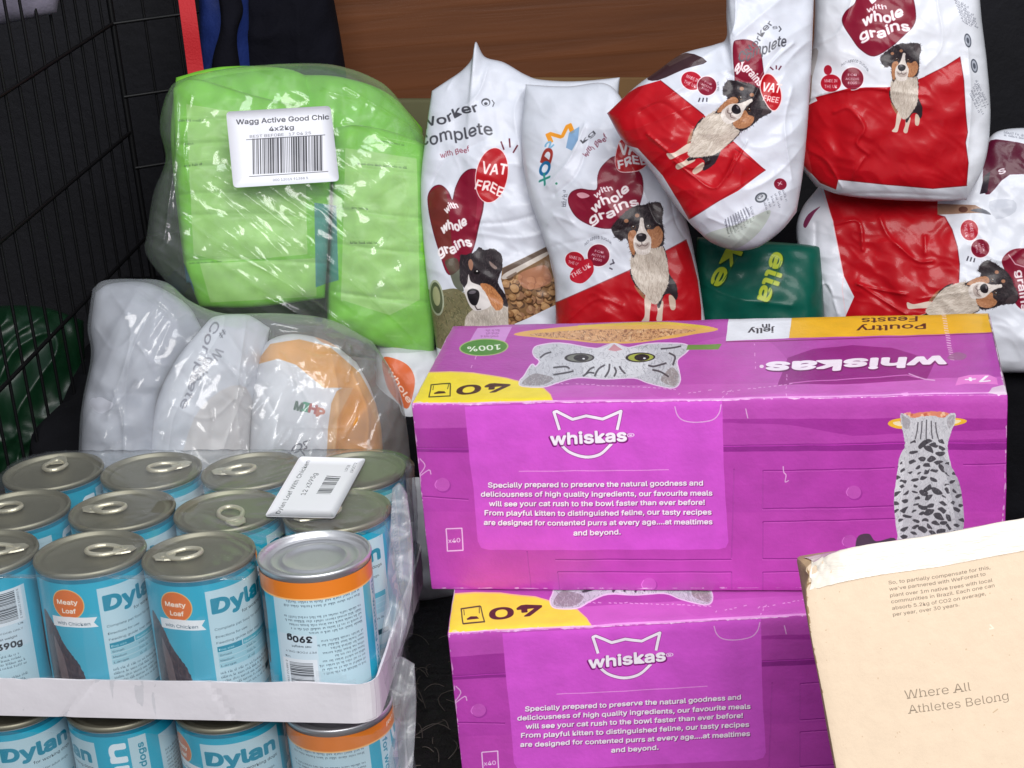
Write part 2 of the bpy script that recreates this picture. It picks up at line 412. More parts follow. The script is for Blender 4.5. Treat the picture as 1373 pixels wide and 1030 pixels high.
m_wrapref = [None, None]
def pillow(name, pl, top, bottom, left, right, T, Tb, mats, canvas=None, parent=None, n=(200, 200), wr=(), creases=(), ruffle=0.002, a=0.34, seed=0, lean=None):
    """a filled bag: outline in four sides on a plane, blown up to both faces, with folds"""
    n1, n2 = n
    tp, bt = resample(top, n2), resample(bottom, n2); lf, rt = resample(left, n1), resample(right, n1)
    tp, bt, lf, rt = (pl.uv(q) for q in (tp, bt, lf, rt))
    u = np.linspace(0, 1, n2)[None, :, None]; v = np.linspace(0, 1, n1)[:, None, None]
    B = (1-v)*tp[None] + v*bt[None] + (1-u)*lf[:, None] + u*rt[:, None] - ((1-u)*(1-v)*tp[0] + u*(1-v)*tp[-1] + (1-u)*v*bt[0] + u*v*bt[-1])
    U, Vv = B[..., 0], B[..., 1]; uu, vv = u[..., 0]+0*U, v[..., 0]+0*U
    w = (np.maximum(4*uu*(1-uu), 0)**a) * (np.maximum(4*vv*(1-vv), 0)**a)
    disp = np.zeros_like(U)
    for amp, sc, ang, aniso in wr:
        r = math.radians(ang); x = (U*math.cos(r)+Vv*math.sin(r))*sc/(aniso or 1); y = (-U*math.sin(r)+Vv*math.cos(r))*sc
        x2 = x + .5*perlin(x*.7+3, y*.7, seed+5); y2 = y + .5*perlin(x*.7, y*.7+9, seed+6)
        disp += amp*(crumple(x2, y2, seed+int(sc)) if aniso == 0 else ridged(x2, y2, seed+int(sc)) if aniso > 1 else fbm(x2, y2, seed+int(sc), 3))
    Q = np.stack([U.ravel(), Vv.ravel()], 1)
    for cr in creases:
        P, wd, dp = cr[:3]; depth = (pl.o-CAMPOS)@FWD; P = pl.uv(resample(P, 30)); s = .6*wd*depth/CAM_F; dp = dp*(.6 if mats is m_wrapref[0] or mats is m_wrapref[1] else .38)
        d = segdist(Q, P).reshape(U.shape); disp += dp*np.exp(-(d/s)**1.05)
    edge = np.minimum(1, w*1.6)
    ruf = ruffle*perlin(U*55, Vv*55, seed+3)
    le = 0 if lean is None else lean[0]*(uu-.5) + lean[1]*(vv-.5)
    hf = T*w + disp*edge + ruf + le; hb = -Tb*w + ruf - .0006 + le
    Vt = np.concatenate([pl.at(U, Vv, hf).reshape(-1, 3), pl.at(U, Vv, hb).reshape(-1, 3)])
    F = np.concatenate([gridF(n1, n2, flip=True), gridF(n1, n2, n1*n2)])
    rim = np.concatenate([np.arange(n2), np.arange(1, n1)*n2+n2-1, (n1-1)*n2+np.arange(n2-2, -1, -1), np.arange(n1-2, 0, -1)*n2])
    rr = np.roll(rim, -1); F = np.concatenate([F, np.stack([rim, rr, rr+n1*n2, rim+n1*n2], 1)])
    uv = None; mi = None
    if canvas is not None:
        uv = canvas.tex(np.concatenate([U.ravel()]*2), np.concatenate([Vv.ravel()]*2))
    if isinstance(mats, (list, tuple)) and len(mats) > 1:
        nf = (n1-1)*(n2-1); mi = np.r_[np.zeros(nf), np.ones(len(F)-nf)]
    return obj(name, Vt, F, mats, parent, uv, mi)

def rbox(W, D, H, r, step=.006, disp=None):
    """rounded box, origin at its lower front left corner; returns verts, faces, face side ids, params"""
    def lin(L): k = max(2, int(L/step)); return np.r_[0, np.linspace(r, L-r, k), L] if r > 0 else np.linspace(0, L, k)
    X, Y, Z = lin(W), lin(D), lin(H); Vs, Fs, ids, o = [], [], [], 0
    sides = [('front', X, Z, lambda a, b: (a, 0*a, b), False), ('back', X, Z, lambda a, b: (a, 0*a+D, b), True), ('top', X, Y, lambda a, b: (a, b, 0*a+H), False),
             ('bottom', X, Y, lambda a, b: (a, b, 0*a), True), ('left', Y, Z, lambda a, b: (0*a, a, b), True), ('right', Y, Z, lambda a, b: (0*a+W, a, b), False)]
    for k, (nm, A, B, f, fl) in enumerate(sides):
        b, a = np.meshgrid(B, A, indexing='ij'); P = np.stack(f(a, b), -1).reshape(-1, 3)
        Vs.append(P); F = gridF(len(B), len(A), o, flip=fl); Fs.append(F); ids += [k]*len(F); o += len(P)
    P0 = np.concatenate(Vs); F = np.concatenate(Fs); lo = np.array([r]*3); hi = np.array([W-r, D-r, H-r])
    c = np.clip(P0, lo, hi); d = P0-c; L = np.linalg.norm(d, axis=1, keepdims=True); out = (L[:, 0] > 1e-9)
    P = P0.copy(); P[out] = c[out] + d[out]/L[out]*np.minimum(r, L[out])
    if disp is not None: P = disp(P)
    return P, F, np.array(ids), P0

PX = np.array
# colours (sRGB as printed)
WHITE = (210, 213, 222); RED = (178, 17, 28); BURG = (128, 18, 44); INK = (70, 70, 78)

# ================================================================== the setting
m_black = mat('dark_lining', (23, 23, 29), .85, bump=.002, bscale=90, mott=.3, mscale=14)
m_mat = mat('ribbed_rubber', (24, 23, 25), .55, bump=.004, bscale=70, mott=.4, mscale=30)

def slab(name, x0, x1, y0, y1, z0, z1, M, kind='structure', **k):
    P, F, ids, P0 = rbox(x1-x0, y1-y0, z1-z0, 0.0, .08)
    o = obj(name, P + np.array([x0, y0, z0]), F, M, smooth=False, **k); tag(o, kind=kind); return o
slab('floor', -1.4, 1.4, .45, 2.1, -.06, -.001, m_mat)
slab('wall', -1.4, 1.4, 2.1, 2.14, -.06, 1.3, m_black)
slab('wall', -.82, -.78, .9, 2.1, -.001, 1.1, m_black)
slab('wall', .72, .76, .9, 2.1, -.001, 1.1, m_black)

# straw and hair lying on the rubber floor between the can packs and the boxes
Vs = []
r_ = np.random.default_rng(5)
for k in range(80):
    c = np.array([r_.uniform(-.13, -.03), r_.uniform(1.0, 1.35), .0015]); a = r_.uniform(0, 6.28); l = r_.uniform(.004, .016); b = r_.normal(0, .7)
    t = np.linspace(-1, 1, 6)[:, None]; e = np.array([math.cos(a), math.sin(a), 0]); f = np.array([-e[1], e[0], 0])
    Vs.append(tube(c + e*l*t + f*l*b*.4*t*t + np.array([0, 0, .002])*(1-t*t), .00035, 4))
V, F = join(Vs); tag(obj('straw', V, F, mat('straw', (112, 104, 98), .8)), 'loose pale straw and hair strewn over the black floor', 'straw', kind='stuff')

# ------------------------------------------------------------------ wooden board at the back
def wood_material():
    M = bpy.data.materials.new('brown_wood_board'); M.use_nodes = True; nt = M.node_tree; N, L = nt.nodes, nt.links; b = N['Principled BSDF']
    tc = N.new('ShaderNodeTexCoord'); mp = N.new('ShaderNodeMapping'); mp.inputs['Scale'].default_value = (1.2, 8, 26); L.new(tc.outputs['Object'], mp.inputs[0])
    n1 = N.new('ShaderNodeTexNoise'); n1.inputs['Scale'].default_value = 3.2; n1.inputs['Detail'].default_value = 8; n1.inputs['Distortion'].default_value = .5; L.new(mp.outputs[0], n1.inputs[0])
    cr = N.new('ShaderNodeValToRGB'); e = cr.color_ramp.elements
    e[0].position = .2; e[0].color = srgb((90, 50, 25)); e[1].position = .85; e[1].color = srgb((120, 70, 38)); L.new(n1.outputs[0], cr.inputs[0])
    L.new(cr.outputs[0], b.inputs['Base Color']); b.inputs['Roughness'].default_value = .42
    bp = N.new('ShaderNodeBump'); bp.inputs['Distance'].default_value = .0006; L.new(n1.outputs[0], bp.inputs['Height']); L.new(bp.outputs[0], b.inputs['Normal']); return M
P, F, ids, P0 = rbox(.72, .018, .4, .003, .05)
o = obj('wooden_board', P + np.array([-.27, 1.93, .275]), F, wood_material(), smooth=False)
tag(o, 'varnished brown wooden board standing behind the bags at the back', 'board')

# ------------------------------------------------------------------ purple cartons of cat food pouches
BW, BH, BD = .38, .1378, .148
def box_frame(o, yaw):
    ex = np.array([math.cos(yaw), math.sin(yaw), 0]); ey = np.array([-math.sin(yaw), math.cos(yaw), 0]); return np.array(o), ex, ey
TOPBOX = box_frame((-.0671, 1.1497, .1376), math.radians(-10.75))
LOWBOX = box_frame((-.0561, 1.0866, 0.0), math.radians(-3.95))
plF = Plane(TOPBOX[0], TOPBOX[1], -TOPBOX[2]); plT = Plane(TOPBOX[0] + np.array([0, 0, BH]), TOPBOX[1], np.array([0, 0, 1.0]))
PUR, PAN, LINE, DRK = (174, 62, 170), (216, 88, 210), (142, 36, 136), (152, 46, 148)

cf = PlaneCanvas(plF, rect=(0, 0, BW, BH), bg=PUR, scale=2.6)
yy, xx = np.mgrid[0:cf.h, 0:cf.w]                                             # printed two-tone cupboard picture
soft = lambda x, a, b: np.clip((x-a)/(b-a), 0, 1)
Z5 = lambda x, y: (980+x/3.433, 400+y/3.433)
def Z5s(L): return [Z5(*p) for p in L]
def R5(x, y): return (530+x/1.629, 400+y/1.629)
def R6(x, y): return (530+x/1.629, 640+y/1.629)
cf.poly([R5(30, 232), R5(1345, 205), R5(1345, 270), R5(30, 290)], (192, 78, 180))
cf.poly([R5(30, 285), R5(720, 262), R5(1345, 262), R5(1338, 312), R5(36, 328)], (168, 54, 158))
cf.poly([R5(715, 270), R5(860, 275), R5(1000, 300), R5(1345, 285), R5(1345, 306), R5(715, 322)], (186, 70, 174))
cf.poly([R5(36, 326), R5(1338, 312), R5(1338, 342), R5(38, 352)], (150, 44, 144)); cf.line([R5(36, 329), R5(1338, 315)], .8, (206, 70, 196))
cf.poly([R6(40, -55), R6(1340, -60), R6(1335, 80), R6(60, 80)], (188, 68, 176)); cf.poly([R6(55, 75), R6(1335, 75), R6(1330, 260), R6(70, 260)], (194, 72, 180))
def drawer(P): cf.line(P, 1.3, LINE, .95); cf.line(PX(P)+[0, 1.6], .8, (226, 112, 212), .6)
drawer(Z5s([(147, 790), (755, 780)])); drawer(Z5s([(147, 790), (147, 965)])); drawer(Z5s([(147, 965), (755, 955)]))
drawer([R6(803, 95), R6(1095, 90)]); drawer([R6(803, 95), R6(803, 176)]); drawer([R6(803, 176), R6(900, 176)])
drawer([R6(803, 205), R6(1330, 200)]); drawer([R6(803, 205), R6(803, 260)]); drawer([R6(740, -20), R6(735, 175)]); drawer([R6(350, 178), R6(735, 178)])
drawer([R6(355, 205), R6(735, 205)]); drawer([R6(735, 205), R6(735, 245)]); drawer([R6(355, 205), R6(360, 260)]); drawer([R6(288, 160), R6(298, 260)]); drawer([R6(38, 40), R6(160, 48)]); drawer([R6(1240, -28), R6(1335, -30)])
for c in (Z5(567, 890), R6(993, 140), R6(555, 232), R6(103, 16)):
    cf.ell((c[0]+1.2, c[1]+1.5), 10, 9.5, DRK, alpha=.6); cf.ell(c, 9.5, 9, (200, 88, 188)); cf.line([(c[0]-8, c[1]+5), (c[0]-10, c[1]), (c[0]-7, c[1]-6)], 1.2, (235, 130, 225), .8, 4)
P = catmull([R6(160, -165), R6(160, -160)], 2, False)
pan = [R5(152, 235), R5(714, 222), R5(716, 300), R6(718, -20), R6(722, 60), R6(728, 140), R6(722, 152), R6(705, 156), R6(205, 158), R6(188, 154), R6(180, 140), R6(170, 20), R5(163, 360)]
cf.poly(pan, PAN)
# cat ear emblem and word
def emblem(cv, dark=(120, 14, 108)):
    e = [Z for Z in [(471, 600), (445, 516), (458, 511), (535, 548), (600, 532), (680, 546), (768, 508), (750, 598)]]
    e = [(620+x/3.613, 410+y/3.613) for x, y in e]
    cv.line(e, 5.4, dark, .8); cv.line(e, 4.0, (250, 238, 250))
    sm = [(752, 595), (765, 606), (785, 612), (805, 608), (821, 594)]
    cv.line(sm, 5.4, dark, .8, 5); cv.line(sm, 4.0, (250, 238, 250), 1, 5)
    cv.text('whiskas', (738, 597), (841, 591), 21, dark, bold=.07); cv.text('whiskas', (739, 596), (840, 590), 21, (253, 243, 253), bold=.042)
    cv.text('®', (841, 587), (851, 586.5), 10, (250, 230, 250))
emblem(cf)
cf.line([R5(270, 377), R5(598, 373)], 1.2, (245, 170, 235), .8)
for s, a, b in [('Specially prepared to preserve the natural goodness and', (654.6, 653.5), (942.5, 650)), ('deliciousness of high quality ingredients, our favourite meals', (644.8, 666), (955.4, 663.5)),
                ('will see your cat rush to the bowl faster than ever before!', (656, 678.5), (945, 676)), ('From playful kitten to distinguished feline, our tasty recipes', (650, 691), (953.6, 689)),
                ('are designed for contented purrs at every age....at mealtimes', (649, 704), (955, 702)), ('and beyond.', (769.4, 717), (832, 715.5))]:
    cf.text(s, PX(a)+.7, PX(b)+.7, 9.2, (130, 24, 120), bold=.06); cf.text(s, a, b, 9.2, (254, 244, 253), bold=.045)
cf.line([(598, 709), (619, 708), (621, 738), (600, 739)], 1.6, (245, 200, 240), 1, 0, True); cf.text('x40', (601, 728), (617, 727), 8, (250, 225, 248), bold=.03)
# the spotted cat seen from behind, with its dish
def cat_behind(cv):
    cv.poly(Z5s([(722, 576), (760, 556), (900, 548), (1040, 552), (1085, 562), (1060, 580), (960, 600), (800, 603), (742, 594)]), (244, 190, 60), smooth=4)
    cv.poly(Z5s([(745, 576), (790, 566), (1020, 560), (1058, 566), (1000, 585), (800, 592)]), (250, 232, 190), smooth=4)
    cv.poly(Z5s([(780, 570), (800, 545), (860, 528), (930, 522), (1000, 532), (1030, 560), (1000, 575), (850, 580)]), (226, 140, 110), rough=.8)
    for k in range(26):
        x, y = 800+r_.random()*215, 530+r_.random()*30; cv.ell(Z5(x, y), 2.2, 1.6, [(240, 170, 130), (200, 105, 80), (248, 210, 170)][k % 3], r_.uniform(0, 180), .8)
    body = Z5s([(782, 532), (800, 534), (835, 552), (880, 545), (930, 545), (980, 552), (1010, 530), (1033, 535), (1030, 580), (1012, 630), (1000, 690), (1015, 770), (1050, 850), (1068, 950), (1072, 1050), (1050, 1120), (1030, 1200), (780, 1200), (765, 1080), (752, 960), (758, 850), (775, 740), (800, 680), (792, 620), (782, 570)])
    cv.poly(body, (205, 205, 210), rough=.9)
    cv.poly(Z5s([(950, 700), (1015, 780), (1050, 850), (1068, 950), (1072, 1060), (1050, 1120), (1030, 1000), (1000, 850)]), (150, 150, 158), .5, 6)
    cv.poly(Z5s([(758, 850), (775, 760), (800, 760), (790, 900), (790, 1100), (765, 1080), (752, 960)]), (236, 236, 240), .6, 6)
    cv.poly(Z5s([(785, 538), (800, 545), (825, 565), (820, 600), (795, 595)]), (160, 155, 160), .8, 4); cv.poly(Z5s([(1005, 545), (1030, 540), (1025, 580), (1005, 600), (995, 570)]), (165, 160, 165), .8, 4)
    cv.fur(body, [(245, 245, 248), (120, 120, 128), (180, 180, 188)], 900, 5, 95, .7, .45, 4)
    for x in (862, 880, 900, 922, 942):
        cv.line(Z5s([(x, 560+abs(x-900)*.3), (x+(x-900)*.1, 610), (x+(x-900)*.35, 650)]), 1.6, (70, 68, 74), .8, 4)
    r = np.random.default_rng(12)
    pts = []
    for k in range(900):
        x, y = r.uniform(755, 1065), r.uniform(655, 1190)
        if y < 760 and not (815 < x < 985): continue
        if all((x-a)**2 + ((y-b)*1.3)**2 > 33**2 for a, b in pts): pts.append((x, y))
    M = cv.mask(body, 6)
    for x, y in pts:
        s = r.uniform(6, 14) + (4 if 880 < x < 980 else 0); a = r.uniform(-50, 20) if x < 910 else r.uniform(-20, 50)
        q = PX([(x + s*1.5*math.cos(t)*math.cos(math.radians(a)) - s*.75*math.sin(t)*math.sin(math.radians(a)) + r.normal(0, 2.4), y + s*1.5*math.cos(t)*math.sin(math.radians(a)) + s*.75*math.sin(t)*math.cos(math.radians(a)) + r.normal(0, 2.4)) for t in np.linspace(0, 5.6, 7)])
        cv.poly(Z5s(q), (58, 56, 62), .85, 4, mask=M)
    cv.fur(body, [(235, 235, 240)], 500, 4, 95, .5, .5, 9)
    cv.poly([R6(1005, 150), R6(1012, 128), R6(1035, 124), R6(1050, 140), R6(1090, 132), R6(1090, 160), R6(1010, 165)], (75, 68, 76), .9, 4)
cat_behind(cf)
def wear(cv, edges, col, seed, w=1.6, dens=.5, reach=3.0):
    r = np.random.default_rng(seed)
    for a, b in edges:
        a, b = PX(a, float), PX(b, float); L = np.linalg.norm(b-a); e = (b-a)/L; n = PX([-e[1], e[0]])
        k = int(L*dens/3)
        for i in range(k):
            p = a + e*L*r.random(); l = r.exponential(3.0)+1; h = r.exponential(w*.5)+.3
            cv.poly([p-e*l-n*h*.3, p+n*h*r.uniform(.2, 1), p+e*l+n*h*.2, p+e*l*.6-n*h, p-e*l*.5-n*h*r.uniform(.3, 1)], col, r.uniform(.4, .95))
PINKW = (238, 205, 232)
wear(cf, [((552, 543), (1354, 528))], PINKW, 1, 1.1, .7); wear(cf, [((577, 789), (1335, 786))], PINKW, 2, .8, .3)
wear(cf, [((553, 545), (577, 789)), ((1353, 530), (1340, 780))], PINKW, 3, 1.3, .4)
cf.line([(552, 541.5), (1354, 526.5)], 1.6, (238, 160, 228), .55)  # pale edge line: highlight on the ridge painted in, together with rubbed card
for P in ([(905, 544), (909, 556), (918, 563), (935, 565), (955, 562), (964, 553), (967, 541)], [(1050, 624), (1051, 632), (1054, 636), (1053, 645), (1058, 643)], [(563, 615), (570, 625), (560, 640), (575, 630), (578, 636)], [(1000, 547), (1003, 560)]):
    cf.line(P, 1.4, PINKW, .75, 4)
cf.mottle(.035, 90, 3); cf.mottle(.012, 2.2, 8)
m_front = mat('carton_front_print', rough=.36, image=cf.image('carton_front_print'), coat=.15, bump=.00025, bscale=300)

ct = PlaneCanvas(plT, rect=(0, 0, BW, BD), bg=(182, 76, 172), scale=2.6)
Z1 = lambda x, y: (530+x/5.72, 410+y/5.72)
Z6 = lambda x, y: (620+x/3.613, 410+y/3.613)
def Z1s(L): return [Z1(*p) for p in L]
def Z6s(L): return [Z6(*p) for p in L]
ct.poly([(552, 542), (1354, 527), (1350, 505), (560, 520)], (206, 100, 194)); ct.poly([(900, 470), (1020, 450), (1060, 520), (880, 530)], (200, 92, 188), .6, 8)
yl = Z1s([(130, 745), (245, 515), (420, 508), (600, 513), (850, 545), (960, 575), (1140, 628), (1190, 680), (1215, 742)])
ct.poly(yl, (250, 226, 60)); ct.line(yl[1:], 1.6, (248, 205, 130), .9)
BROWN = (72, 34, 10)
ct.text('40', (683.5, 512), (615, 517), 16, BROWN, bold=.03, up=(-4, 16.5))
ct.line([(604, 513.5), (578, 516), (575, 532), (603.5, 530)], 1.6, (70, 66, 20), 1, 0, True); ct.poly([(582, 526.5), (588, 524), (596, 524), (598, 526.5), (582, 528)], BROWN); ct.line([(602, 514.5), (600, 521)], 1, (70, 66, 20)); ct.line([(581, 517), (580, 523)], 1, (70, 66, 20))
ct.poly(Z1s([(630, 165), (895, 160), (840, 272), (570, 270)]), (214, 150, 218)); ct.lines_of_text(Z1(800, 180), Z1(650, 178), (-.8, 4.2), 3, 3, (120, 50, 120), .7, 2)
ct.ell((648.7, 465.3), 33, 11.4, (170, 190, 120), -3); ct.ell((648.7, 465.3), 31, 10.2, (72, 140, 40), -3)
ct.text('100%', (670, 461.5), (627, 464.5), 9, (235, 245, 225), bold=.02, up=(1.5, 9))
plate = Z6s([(248, 140), (420, 108), (740, 85), (1000, 80), (1238, 108), (1120, 135), (940, 160), (740, 178), (480, 160)])
ct.poly(plate, (232, 180, 96), smooth=5)
food = Z6s([(330, 140), (500, 120), (750, 112), (1000, 110), (1130, 118), (1000, 140), (900, 158), (740, 170), (520, 155)])
ct.poly(food, (196, 142, 98), rough=1.2); ct.fur(food, [(240, 205, 160), (140, 90, 60), (222, 170, 120)], 420, 9, 5, 2.2, .8, 5, 1.2)
ct.line(Z6s([(560, 100), (800, 88), (1000, 85), (1200, 105)]), 3.2, (226, 196, 70), .9, 5)
catf = Z6s([(372, 190), (470, 178), (660, 205), (735, 180), (790, 200), (900, 178), (1040, 176), (1098, 190), (1085, 215), (1040, 255), (1045, 300), (1055, 350), (1035, 385), (990, 388), (900, 365), (830, 340), (700, 345), (560, 340), (470, 362), (390, 388), (290, 385), (280, 360), (300, 335), (335, 282), (355, 290), (375, 265), (350, 240), (345, 210)])
ct.line(PX(catf), 3, (244, 225, 244), .9, 4, True)
ct.poly(catf, (202, 202, 208), smooth=6); ct.poly(Z6s([(680, 190), (735, 175), (790, 190), (900, 220), (880, 320), (740, 345), (600, 330), (590, 230)]), (226, 226, 230), .8, 6)
ct.poly(Z6s([(290, 375), (340, 325), (400, 330), (440, 350), (380, 382)]), (140, 132, 134), .8, 5); ct.poly(Z6s([(1010, 290), (1045, 320), (1045, 365), (1020, 382), (960, 350)]), (150, 138, 136), .8, 5)
ct.fur(catf, [(240, 240, 244), (110, 110, 118), (205, 205, 210)], 700, 7, 78, .8, .45, 3, .9)
for a, b, c in [((690, 280), (660, 300), (640, 335)), ((712, 275), (708, 310), (690, 338)), ((735, 290), (745, 310), (735, 335)), ((760, 285), (770, 300), (790, 320)), ((640, 290), (620, 300), (600, 325)), ((520, 300), (500, 290), (440, 295)), ((900, 280), (930, 285), (990, 270)), ((960, 200), (1020, 195), (1060, 188)), ((430, 220), (400, 230), (375, 250)), ((920, 300), (960, 310), (1000, 335)), ((540, 310), (500, 320), (440, 330)), ((1000, 220), (1030, 240), (1020, 280)), ((640, 320), (612, 318), (585, 335))]:
    ct.line(Z6s([a, b, c]), 2.4, (52, 50, 56), .8, 4)
for cx, cy, dark in ((567, 247, (62, 60, 60)), (862, 243, (70, 72, 40))):
    ct.ell(Z6(cx, cy), 20, 6.4, (45, 42, 44), -2); ct.ell(Z6(cx+2, cy), 17, 5, (120, 122, 112) if cx < 700 else (170, 178, 70), -2); ct.ell(Z6(cx+8, cy), 10, 4.6, (24, 22, 22), -2); ct.ell(Z6(cx+20, cy+4), 1.8, 1, (240, 240, 240))
ct.poly(Z6s([(705, 208), (735, 180), (775, 206), (740, 214)]), (206, 140, 150), .9)
ct.poly(Z6s([(1092, 182), (1255, 178), (1240, 204), (1085, 207)]), (112, 152, 70))
ct.poly([(977, 428.5), (1062, 424.5), (1058, 451), (973, 455.5)], (232, 234, 240)); ct.poly([(1062, 424.5), (1330, 418), (1334, 446), (1058, 451)], (240, 184, 32)); ct.line([(973, 456.5), (1334, 447)], 1.2, (110, 14, 70), .7)
ct.text('in', (1032, 434), (1022, 434.5), 8, (40, 36, 44), up=(0, 8), bold=.02); ct.text('jelly', (1038, 434.5+4), (1003, 440), 9, (40, 36, 44), up=(0, 8.5), bold=.02)
ct.text('Poultry', (1241, 433), (1149, 437), 11, BROWN, up=(-.3, 9.5), bold=.02); ct.text('Feasts', (1230, 424), (1156, 427.5), 9, BROWN, up=(-.3, 8.5), bold=.02)
ct.poly(Z5s([(215, 388), (262, 262), (380, 222), (560, 208), (740, 222), (870, 262), (935, 300), (900, 372), (600, 388)]), (138, 18, 122), .8)
ct.text('whiskas', (1268.5, 478), (1031, 484.5), 20, (110, 10, 96), bold=.06, up=(-3, 19)); ct.text('whiskas', (1268, 476.5), (1030, 483), 20, (250, 238, 250), bold=.045, up=(-3, 19)); ct.ell((1021, 488.5), 3, 2.2, (245, 220, 240))
ct.poly([(1281, 517), (1285, 506), (1300, 502.5), (1325, 502.5), (1336, 507), (1338, 516), (1325, 514.5), (1296, 514.5)], (238, 130, 214)); ct.text('7+', (1326, 504), (1294, 506), 9, (255, 245, 252), bold=.03, up=(2, 10))
for y in np.arange(420, 482, 3.2):
    x = 1262+(y-420)*.19; ct.line([(x, y), (x+6, y+1)], 1.2, (246, 214, 236), .8)
for P in ([(1270, 480), (1282, 472), (1296, 476), (1290, 482)],): ct.poly(P, (150, 110, 140), .7, 4)
ct.line([(1232, 506), (1216, 502), (1170, 505), (1100, 508), (1058, 511)], 1.2, (240, 150, 226), .7); ct.line([(1218, 500), (1240, 508), (1254, 510)], 1.6, (245, 200, 238), .8)
for a, b in [((740, 512), (905, 520)), ((905, 528), (958, 520)), ((970, 524), (1060, 512)), ((965, 535), (980, 522)), ((1011, 460), (1013, 490)), ((1055, 500), (1054, 528)), ((638, 478), (630, 497))]:
    a, b = PX(a, float), PX(b, float); k = int(np.linalg.norm(b-a)/7)+2
    for t in np.linspace(0, 1, k):
        if r_.random() < .75: p = a+(b-a)*t; ct.line([p-(b-a)/k*.3, p+(b-a)/k*.3+r_.normal(0, .6, 2)], 1.1, (244, 190, 236), .75)
ct.poly([(1326, 419), (1333, 418), (1357, 527), (1349, 527)], (158, 150, 146)); ct.line([(1325, 420), (1349, 526)], 2, (90, 60, 90), .7)
wear(ct, [((553, 540), (606, 438))], (215, 200, 205), 5, 2, .8); wear(ct, [((1348, 524), (1327, 420)), ((553, 541), (745, 538))], (240, 225, 236), 6, 1.5, .7); wear(ct, [((745, 539), (1354, 526))], (244, 170, 234), 7, .9, .6)
ct.line([(552, 541), (1354, 526)], 2.0, (240, 176, 232), .75); ct.poly([(1330, 520), (1345, 516), (1356, 520), (1354, 530), (1325, 527)], (236, 225, 232), .8)  # same ridge on the top panel: painted highlight plus worn edge and corner
ct.mottle(.03, 90, 4); ct.mottle(.012, 2.2, 9)
m_top = mat('carton_top_print', rough=.34, image=ct.image('carton_top_print'), coat=.15, bump=.00025, bscale=300)
m_pur = mat('carton_purple', (168, 34, 152), .38, mott=.06, bump=.0002, bscale=200); m_board = mat('grey_board', (165, 155, 148), .8, mott=.1)

def carton(frame, label, seed):
    def d(P):
        Q = P.copy(); u, v, w = P[:, 0]/BW, P[:, 1]/BD, P[:, 2]/BH
        Q[:, 1] += .0008*perlin(P[:, 0]*14, P[:, 2]*16, seed)*np.minimum(1, 8*w*(1-w)+.15)*(1-v) - .0012*np.sin(np.pi*u)*(1-v)
        Q[:, 2] += (.0008*perlin(P[:, 0]*14, P[:, 1]*16, seed+1)-.0012*np.sin(np.pi*u)*np.sin(np.pi*v))*w
        Q += (.0003*np.stack([perlin(P[:, 0]*60+k*9, P[:, 1]*60+P[:, 2]*60, seed+k) for k in range(3)], 1))
        return Q
    P, F, ids, P0 = rbox(BW, BD, BH, .0014, .006, d)
    root = empty('food_carton', frame[0], (0, 0, math.atan2(frame[1][1], frame[1][0])))
    tag(root, label, 'carton', 'purple cartons of cat food stacked one on the other')
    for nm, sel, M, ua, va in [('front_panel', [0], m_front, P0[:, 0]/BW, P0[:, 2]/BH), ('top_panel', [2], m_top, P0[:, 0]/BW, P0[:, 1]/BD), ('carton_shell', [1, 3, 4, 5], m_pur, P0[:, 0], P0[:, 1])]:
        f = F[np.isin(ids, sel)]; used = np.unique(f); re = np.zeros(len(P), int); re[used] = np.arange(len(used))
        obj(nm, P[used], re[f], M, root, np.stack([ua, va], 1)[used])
    return root
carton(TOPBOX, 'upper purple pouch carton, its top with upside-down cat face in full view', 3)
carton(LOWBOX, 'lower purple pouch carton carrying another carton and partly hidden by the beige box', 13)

# ------------------------------------------------------------------ beige cardboard box leaning in front on the right
plB0 = facing((1068, 748), .915)
q = plB0.uv(PX([(1068, 748), (1373, 697)], float)); e = (q[1]-q[0])/np.linalg.norm(q[1]-q[0])
e1 = plB0.ex*e[0] + plB0.ey*e[1]; TL = plB0.at(*q[0]); up3 = np.cross(plB0.n, e1)
CW, CH, CD = .31, .325, .085
plB = Plane(TL - up3*CH, e1, plB0.n)
cb = PlaneCanvas(plB, rect=(0, 0, CW, CH), bg=(220, 197, 170), scale=2.4)
cb.mottle(.012, 60, 21); cb.mottle(.02, 3, 22)
TXT = (104, 90, 76)
for s, a, b in [('So, to partially compensate for this,', (1191.5, 784), (1327.7, 762.9)), ("we've partnered with WeForest to", (1192.7, 792.6), (1321.5, 771.5)), ('plant over 1m native trees with local', (1194, 801), (1331, 780)),
                ('communities in Brazil. Each one can', (1195.7, 809.3), (1334, 787)), ('absorb 5.2kg of CO2 on average,', (1197.2, 818), (1322.7, 797.5)), ('per year, over 30 years.', (1198.4, 826.6), (1287, 811.2))]:
    cb.text(s, a, b, 6.6, TXT, bold=.004)
cb.text('Where All', (1214, 938), (1302, 924.5), 17, (128, 112, 94), bold=-.008, serif=.055)
cb.text('Athletes Belong', (1219, 957.5), (1352.5, 938), 16.5, (128, 112, 94), bold=-.008, serif=.05)
for k in range(70):
    p = PX([r_.uniform(1090, 1420), r_.uniform(790, 1120)]); cb.ell(p, r_.uniform(.4, 1.4), r_.uniform(.4, 1), (178, 146, 112), r_.uniform(0, 180), .5)
cb.line([(1328, 837), (1333, 842), (1327, 843)], 1.6, (240, 225, 205), .8); cb.line([(1331, 955), (1338, 950)], 1.4, (188, 160, 128), .9)
wear(cb, [((1070, 752), (1113, 1030))], (150, 118, 82), 31, 3.0, 1.0); wear(cb, [((1072, 747), (1373, 697))], (170, 138, 100), 32, 2.2, .8)
m_card = mat('beige_card', rough=.75, image=cb.image('beige_card_print'), bump=.0004, bscale=160)
